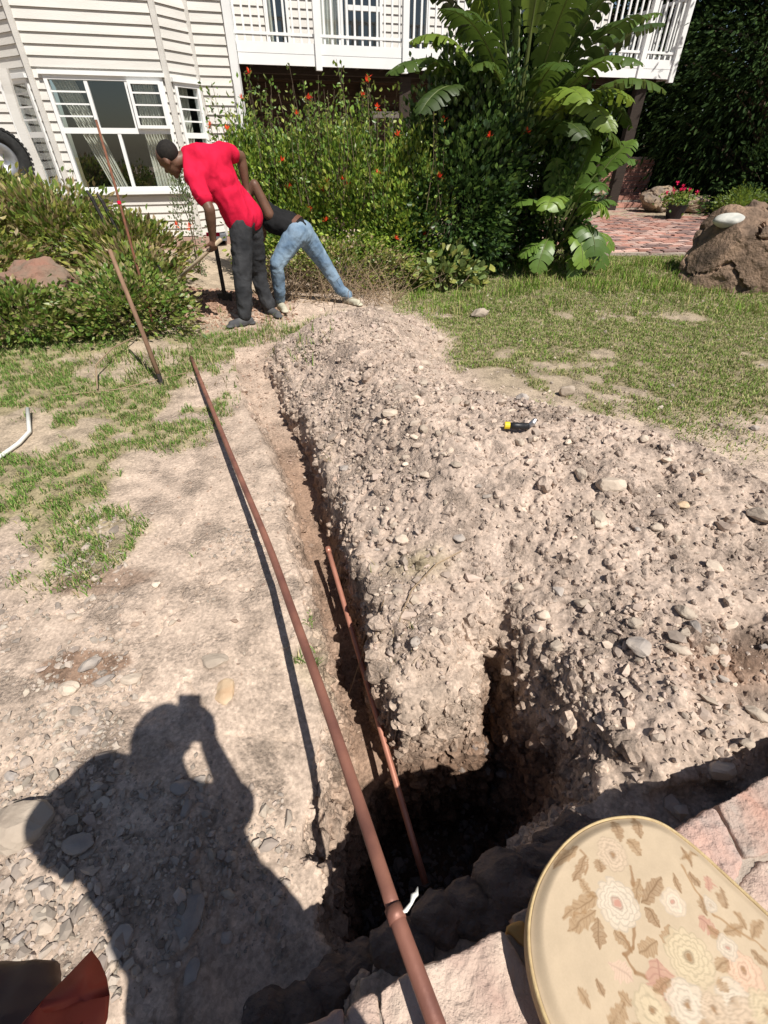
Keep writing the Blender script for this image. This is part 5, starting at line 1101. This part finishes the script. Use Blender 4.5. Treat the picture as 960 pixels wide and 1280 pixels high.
# man in red shirt
f1 = Vector(at(308,405,.02)); f2 = Vector(at(338,393,.02)); f1.z = hz(f1.x, f1.y); f2.z = hz(f2.x, f2.y)
Hc = Vector(atd(306,272,5.12)); face1 = Vector((-.75,.25,-.62))
man1 = root('person', (f1.x, f1.y, f1.z), 'man in red t-shirt and charcoal trousers bending over his digging tool', 'person')
uh = Vector((.35,.94,0)).normalized()                     # across the hips, near hip towards the camera-left
hn = Hc-uh*.085+Vector((0,0,-.06)); hf = Hc+uh*.085+Vector((0,0,-.05))
kn = Vector(atd(303,345,4.98)); kf = Vector(atd(322,338,5.32))
chest = Vector(atd(262,215,4.98)); neckb = Vector(atd(237,195,4.93)); belly = Vector(atd(288,245,5.06))
shN = Vector(atd(243,222,4.80)); shF = Vector(atd(281,190,5.12)); elN = Vector(atd(262,262,4.72)); wrN = Vector(atd(266,298,4.80)); elF = Vector(atd(301,196,5.28)); wrF = Vector(atd(308,236,5.30))
hd1 = Vector(atd(213,199,4.86))
mb = MB()
r_h, f_h, u_h, rot = head(mb, hd1, face1, Vector((-.7,-.1,.7)), 1.0)
capsule(mb, neckb, hd1-u_h*.04-f_h*.02, .058, .054); capsule(mb, neckb, chest, .07, .1); capsule(mb, chest, belly, .11, .1); capsule(mb, belly, Hc, .1, .1)
for a, b, c, e in ((shN, elN, wrN, 1), (shF, elF, wrF, -1)): capsule(mb, a, b, .056, .046); capsule(mb, b, b.lerp(c,.3), .046, .047); capsule(mb, b.lerp(c,.3), c, .047, .031)
hand(mb, wrN, wrN-elN, Vector((-.6,.5,-.2)), 1.05, .9); hand(mb, wrF, wrF-elF, Vector((-.6,-.3,-.2)), 1.05, .9)
for h_, k_, ft in ((hn, kn, f1), (hf, kf, f2)): capsule(mb, h_, k_, .08, .055); capsule(mb, k_, ft+Vector((0,0,.08)), .05, .035)
cloth(mb, .008, M_skin, 'body', man1, .0015, 40, 4)
eyes(man1, hd1, r_h, f_h, u_h, 1)
mb = MB(); ball(mb, hd1+u_h*.038-f_h*.022, .080, .096, .086, rot); cloth(mb, .007, M_hair, 'hair', man1, .002, 90, 2)
mb = MB()
sv = (shF-shN)
capsule(mb, shN.lerp(shF,.12), shF.lerp(shN,.12), .08, .08, 14); bk_ = Vector((.05,-.03,.05)); capsule(mb, neckb.lerp(chest,.35)+bk_*.5, chest.lerp(belly,.5)+bk_*.6, .10, .10, 14); capsule(mb, chest+sv*.2, belly+sv*.12, .095, .09); capsule(mb, chest-sv*.2, belly-sv*.14, .097, .092)
capsule(mb, belly+uh*.05, Hc+uh*.055+Vector((-.0,0,.01)), .112, .132); capsule(mb, belly-uh*.05, Hc-uh*.055+Vector((-.02,0,-.0)), .116, .136); capsule(mb, neckb, chest, .075, .12); capsule(mb, neckb.lerp(shF,.12), shF.lerp(neckb,.1), .07, .076); capsule(mb, neckb.lerp(shN,.12), shN.lerp(neckb,.1), .066, .07); capsule(mb, chest.lerp(shF,.55), chest.lerp(shN,.5), .1, .09)
capsule(mb, shN.lerp(chest,.3), belly-sv*.08, .075, .088); capsule(mb, shF.lerp(chest,.3), belly+sv*.08, .075, .088); capsule(mb, shN, shN.lerp(elN,.6), .077, .07); capsule(mb, shF, shF.lerp(elF,.42), .071, .066)
V_, F_, N_ = None, None, None
cloth(mb, .009, M_red, 'tshirt', man1, .014, 7.5, 22, seed=3, fdir=.5)
mb = MB()
for h_, k_, ft, q in ((hn, kn, f1, -1), (hf, kf, f2, 1)):
    capsule(mb, h_+Vector((0,0,.02)), h_.lerp(k_,.5), .104, .096); capsule(mb, h_.lerp(k_,.5), k_, .098, .085); capsule(mb, k_, k_.lerp(ft,.6), .084, .075); capsule(mb, k_.lerp(ft,.6), ft+Vector((0,0,.11)), .075, .068)
capsule(mb, Hc-uh*.05+Vector((0,0,-.04)), Hc+uh*.05+Vector((0,0,-.04)), .103, .103)
cloth(mb, .009, M_grey, 'trousers', man1, .010, 9, 6, seed=5, fdir=.9)
for ft, d in ((f1, Vector((-.85,.1,0))), (f2, Vector((.45,-.75,0)))): mb = MB(); shoe(mb, ft-d.normalized()*.0, Vector((-.75,-.5,0)) if ft is f1 else Vector((.6,-.6,0)), 1.05); cloth(mb, .008, M_shoe, 'shoe', man1, .002, 30, 4)
for a, b, rr in ((shN, elN, .073), (shF, elF, .067)):
    q = a.lerp(b, .66 if a is shN else .47); d_ = (b-a).normalized(); mb = MB(); mb.tube([q-d_*.010, q-d_*.004, q+d_*.006], [rr*.985, rr, rr*.97], 20, False); mb.mk('sleeve_hem', M_red, man1, smooth=True)
# his tool
t0 = Vector(atd(214,357,5.15)); t1 = Vector(atd(280,296,4.87)); hd_ = wrN+(wrN-elN).normalized()*.07
t1 = hd_+(hd_-t0).normalized()*.12
pk = root('pickaxe', tuple(t0), 'pickaxe with a pale wooden handle in the hands of the red-shirted man', 'tool')
mb = MB(); mb.tube([t0, t0.lerp(t1,.5), t1], [.017,.015,.017], 10); mb.mk('handle', mat('pale_handle', (.5,.4,.28), (.4,.3,.2), .8, 12), pk, smooth=True)
d_ = (t1-t0).normalized(); s_ = d_.cross(Vector((0,1,0))).normalized(); mb = MB(); mb.tube([t0-s_*.2-d_*-.05, t0-s_*.08, t0+s_*.08, t0+s_*.2+d_*.05], [.006,.02,.02,.008], 8); mb.mk('pick_head', M_iron, pk)
bt = Vector(atd(276,345,5.5)); sv_ = root('standing_spade', (bt.x, bt.y, hz(bt.x, bt.y)), 'dark spade standing upright in the dug earth beside the grey trousers', 'tool')
zb = hz(bt.x, bt.y); mb = MB(); mb.tube([(bt.x, bt.y, zb+.04), (bt.x+.01, bt.y, zb+.62)], .022, 8); mb.mk('shaft', M_iron, sv_)
mb = MB(); mb.hexa([(bt.x-.07,bt.y-.01,zb-.05),(bt.x+.07,bt.y-.01,zb-.05),(bt.x+.07,bt.y+.01,zb-.05),(bt.x-.07,bt.y+.01,zb-.05),(bt.x-.08,bt.y-.01,zb+.07),(bt.x+.08,bt.y-.01,zb+.07),(bt.x+.08,bt.y+.01,zb+.07),(bt.x-.08,bt.y+.01,zb+.07)]); mb.mk('blade', M_iron, sv_)
mb = MB(); mb.tube([(bt.x-.06, bt.y, zb+.63), (bt.x+.07, bt.y, zb+.63)], .018, 8); mb.mk('grip', M_red, sv_)
# man in jeans
g1 = Vector(at(352,388,0)); g2 = Vector(at(436,379,0)); g1.z = hz(g1.x, g1.y)+.0; g2.z = hz(g2.x, g2.y)
H2 = Vector(atd(374,292,5.62)); man2 = root('person', (H2.x, H2.y, g1.z), 'man in a black vest and faded blue jeans bent double behind the red-shirted man', 'person')
u2 = Vector((.35,.94,0)).normalized(); a_ = H2-u2*.08; b_ = H2+u2*.08
k1 = Vector(atd(346,330,5.42)); k2 = Vector(atd(408,333,5.82)); ch2 = Vector(atd(342,275,5.66)); bl2 = Vector(atd(360,282,5.65)); sN2 = Vector(atd(336,268,5.52)); sF2 = Vector(atd(333,262,5.85)); e2 = Vector(atd(318,231,5.5)); w2 = Vector(atd(307,248,5.5)); hd2 = Vector(atd(322,285,5.72)); eF = Vector(atd(325,300,5.8)); wF = Vector(atd(310,305,5.7))
mb = MB(); r_h, f_h, u_h, rot = head(mb, hd2, Vector((-.5,.1,-.85)), Vector((-.85,0,.5)))
capsule(mb, ch2, hd2, .06, .055); capsule(mb, ch2, bl2, .11, .1); capsule(mb, bl2, H2, .1, .1); capsule(mb, sN2, e2, .056, .046); capsule(mb, e2, w2, .045, .033); capsule(mb, sF2, eF, .048, .04); capsule(mb, eF, wF, .04, .03)
hand(mb, w2, w2-e2, Vector((-.5,.5,-.5)), 1, .9); hand(mb, wF, wF-eF, Vector((-.5,-.5,-.5)), 1, .9)
for h_, k_, ft in ((a_, k1, g1), (b_, k2, g2)): capsule(mb, h_, k_, .075, .05); capsule(mb, k_, ft+Vector((0,0,.08)), .048, .033)
cloth(mb, .008, M_skin, 'body', man2, .0015, 40, 4); eyes(man2, hd2, r_h, f_h, u_h, 1)
mb = MB(); ball(mb, hd2+u_h*.04-f_h*.016, .08, .099, .09, rot); ball(mb, hd2-f_h*.04, .072, .068, .07, rot); cloth(mb, .008, M_hair, 'hair', man2, .002, 90, 2)
mb = MB(); s2 = sF2-sN2; capsule(mb, sN2+s2*.15, sF2-s2*.15, .085, .085); capsule(mb, ch2, bl2, .13, .125); capsule(mb, ch2+s2*.2, bl2+s2*.15, .12, .12); capsule(mb, ch2-s2*.2, bl2-s2*.15, .12, .12); capsule(mb, bl2, H2+Vector((-.03,0,.03)), .135, .128)
cloth(mb, .009, M_black, 'vest', man2, .008, 12, 5, seed=8)
mb = MB()
for h_, k_, ft in ((a_, k1, g1), (b_, k2, g2)): capsule(mb, h_, h_.lerp(k_,.5), .115, .092); capsule(mb, h_.lerp(k_,.5), k_, .092, .074); capsule(mb, k_, k_.lerp(ft,.6), .073, .062); capsule(mb, k_.lerp(ft,.6), ft+Vector((0,0,.09)), .062, .05)
capsule(mb, H2-u2*.05, H2+u2*.05, .122, .122)
cloth(mb, .009, M_denim, 'jeans', man2, .008, 11, 5, seed=9, fdir=.9)
wz_ = H2+(H2-bl2).normalized()*-.06
mb = MB(); ax = (H2-bl2).normalized(); q = bl2.lerp(H2,.55)
mb.tube([q-ax*.02, q+ax*.02], [.15,.15], 24); mb.mk('belt', mat('brown_belt', (.12,.05,.03), None, .6), man2)
for ft, d in ((g1, Vector((-.8,.3,0))), (g2, Vector((.3,-.6,0)))): mb = MB(); shoe(mb, ft, Vector((.35,-.75,0)) if ft is g1 else Vector((.65,-.5,0)), .95); cloth(mb, .008, M_shoe2, 'shoe', man2, .002, 30, 4)
# ------------------------------------------------------------------ the photographer, whose shadow falls on the ground
def cam_pt(px, py, dep): return Vector((0,0,CAMH))+Vector((1,0,0))*((px-480)/FPX*dep)-Vector((0,math.sin(PITCH),math.cos(PITCH)))*((py-640)/FPX*dep)+Vector((0,math.cos(PITCH),-math.sin(PITCH)))*dep
def sh(px, py, z): g_ = Vector(at(px, py, 0)); return g_+Vector((.434*z, -.563*z, z))
ph = root('person', (.05, -.45, WZ), 'photographer in dark clothes whose shadow falls across the pebbly ground', 'person')
hd3 = sh(203,928,1.50); hd3.y = min(hd3.y, -.11); nk = sh(200,965,1.38); shL = sh(128,1000,1.30); shR = sh(268,1030,1.30); elR = sh(298,1010,1.18); wrR = sh(262,930,1.37)
tc3 = sh(215,1075,1.15); hip3 = sh(275,1200,.92); fl = Vector((-.05,-.55,WZ)); fr_ = Vector((.2,-.5,WZ)); elL = Vector((-.34,-.2,1.06)); wrL = cam_pt(-105,1290,.47)
for p in (nk, shL, shR, elR, tc3, hip3): p.y = min(p.y, -.15)
mb = MB(); r_h, f_h, u_h, rot = head(mb, hd3, Vector((-.05,.9,-.35)), Vector((0,.3,.95)), 1.0)
capsule(mb, nk, hd3-u_h*.05, .055, .052); capsule(mb, nk, tc3, .07, .11); capsule(mb, shR, elR, .05, .042); capsule(mb, elR, wrR, .042, .028); capsule(mb, shL, elL, .055, .045); capsule(mb, elL, wrL, .042, .03); capsule(mb, tc3, hip3, .11, .12)
hand(mb, wrR, Vector((-.05,.25,.6)), Vector((-.8,.3,.1)), .9, .7); hand(mb, wrL, cam_pt(110,1222,.45)-wrL, Vector((.15,-.3,-.9)), 1.0, .15)
for h_, ft in ((hip3+Vector((-.09,0,0)), fl), (hip3+Vector((.09,0,0)), fr_)): capsule(mb, h_, ft+Vector((0,0,.1)), .08, .04)
V, F, Nn = remesh(mb.V, mb.F, .008, 4); mk('body', V, F, M_skin, ph, smooth=True); eyes(ph, hd3, r_h, f_h, u_h, 1)
mb = MB(); ball(mb, hd3+u_h*.035-f_h*.02, .083, .1, .092, rot); ball(mb, hd3-f_h*.045, .074, .066, .07, rot); cloth(mb, .008, M_hair, 'hair', ph, .002, 90, 2)
mb = MB(); capsule(mb, shL, shR, .1, .085); ball(mb, sh(112,1015,1.28)+Vector((0,-.02,0)), .135, .1, .14); capsule(mb, tc3, hip3, .17, .165); capsule(mb, shL, tc3+Vector((-.03,0,0)), .12, .15); capsule(mb, shR, tc3+Vector((.03,0,0)), .09, .14); capsule(mb, hip3, hip3+Vector((.02,0,-.1)), .17, .18); capsule(mb, shL, shL.lerp(elL,.85), .085, .07); capsule(mb, shR, shR.lerp(elR,.8), .072, .064)
cloth(mb, .011, M_black, 'jacket', ph, .006, 10, 5)
mb = MB()
for q, ft in ((-.09, fl), (.09, fr_)): capsule(mb, hip3+Vector((q,0,-.08)), ft+Vector((0,0,.12)), .13, .075)
cloth(mb, .012, M_grey, 'trousers', ph, .008, 10, 4)
for ft in (fl, fr_): mb = MB(); shoe(mb, ft, Vector((-.1,-1,0))*-1*.0+Vector((0,-.3,0)) if False else Vector((-.05,.9,0)), 1.0); cloth(mb, .009, M_shoe, 'shoe', ph, .0, 30, 4)
# phone: its lens looks out at the camera's place
cd = Vector((0, math.cos(PITCH), -math.sin(PITCH))); cu = Vector((0, math.sin(PITCH), math.cos(PITCH))); cr_ = Vector((1,0,0)); C0 = Vector((0,0,CAMH))
mb = MB(); q = []
for b_ in (-.006,-.014):
    for sx, sy in ((-.055,-.125),(.02,-.125),(.02,.025),(-.055,.025)): q.append(C0+cr_*sx+cu*sy+cd*b_)
mb.hexa(q); tag(mb.mk('mobile_phone', M_shade), 'black mobile phone held up by the photographer', 'phone')
# red leather case held in the other hand
cb = Vector((-.243, .048, .95))
def cam_pt(px, py, dep): return C0+cr_*((px-480)/FPX*dep)-cu*((py-640)/FPX*dep)+cd*dep
case = root('red_leather_case', tuple(cam_pt(70,1300,.36)), 'red leather case with a slot, held in the dark hand at bottom left', 'case')
ocase = [(108,1197,.40),(119,1212,.395),(127,1232,.385),(131,1255,.375),(128,1285,.365),(110,1340,.36),(20,1345,.33),(20,1290,.33),(45,1262,.345),(75,1232,.37)]
fr = [cam_pt(*p) for p in ocase]; bk = [p+cd*.007 for p in fr]; n = len(fr)
# domed front built in rings
cf = cam_pt(78,1280,.350); n = len(fr); V = []; nr2 = 7
for k in range(1, nr2+1):
    q = k/nr2
    for p in fr: V.append(cf.lerp(p, q)-cd*.012*(1-q*q))
V += bk; V.append(cf-cd*.012); V.append(cf+cd*.02); F = []
for k in range(nr2): F += [(k*n+i, k*n+(i+1) % n, (k+1)*n+(i+1) % n, (k+1)*n+i) for i in range(n)]
F += [((i+1) % n, i, len(V)-2) for i in range(n)]+[(nr2*n+i, nr2*n+(i+1) % n, len(V)-1) for i in range(n)]
mk('case_body', V, F, M_leather, case, smooth=True)
sl_ = [cam_pt(*p)-cd*.014 for p in [(118,1252,.366),(121,1272,.362),(116,1300,.358),(84,1310,.352),(98,1270,.358)]]; V = sl_+[p-cd*.002 for p in sl_]; k = len(sl_)
mk('slot_trim', V, [tuple(range(k)), tuple(range(k, 2*k))]+[(i, (i+1) % k, (i+1) % k+k, i+k) for i in range(k)], mat('dark_red_leather', (.2,.025,.018), None, .6), case)
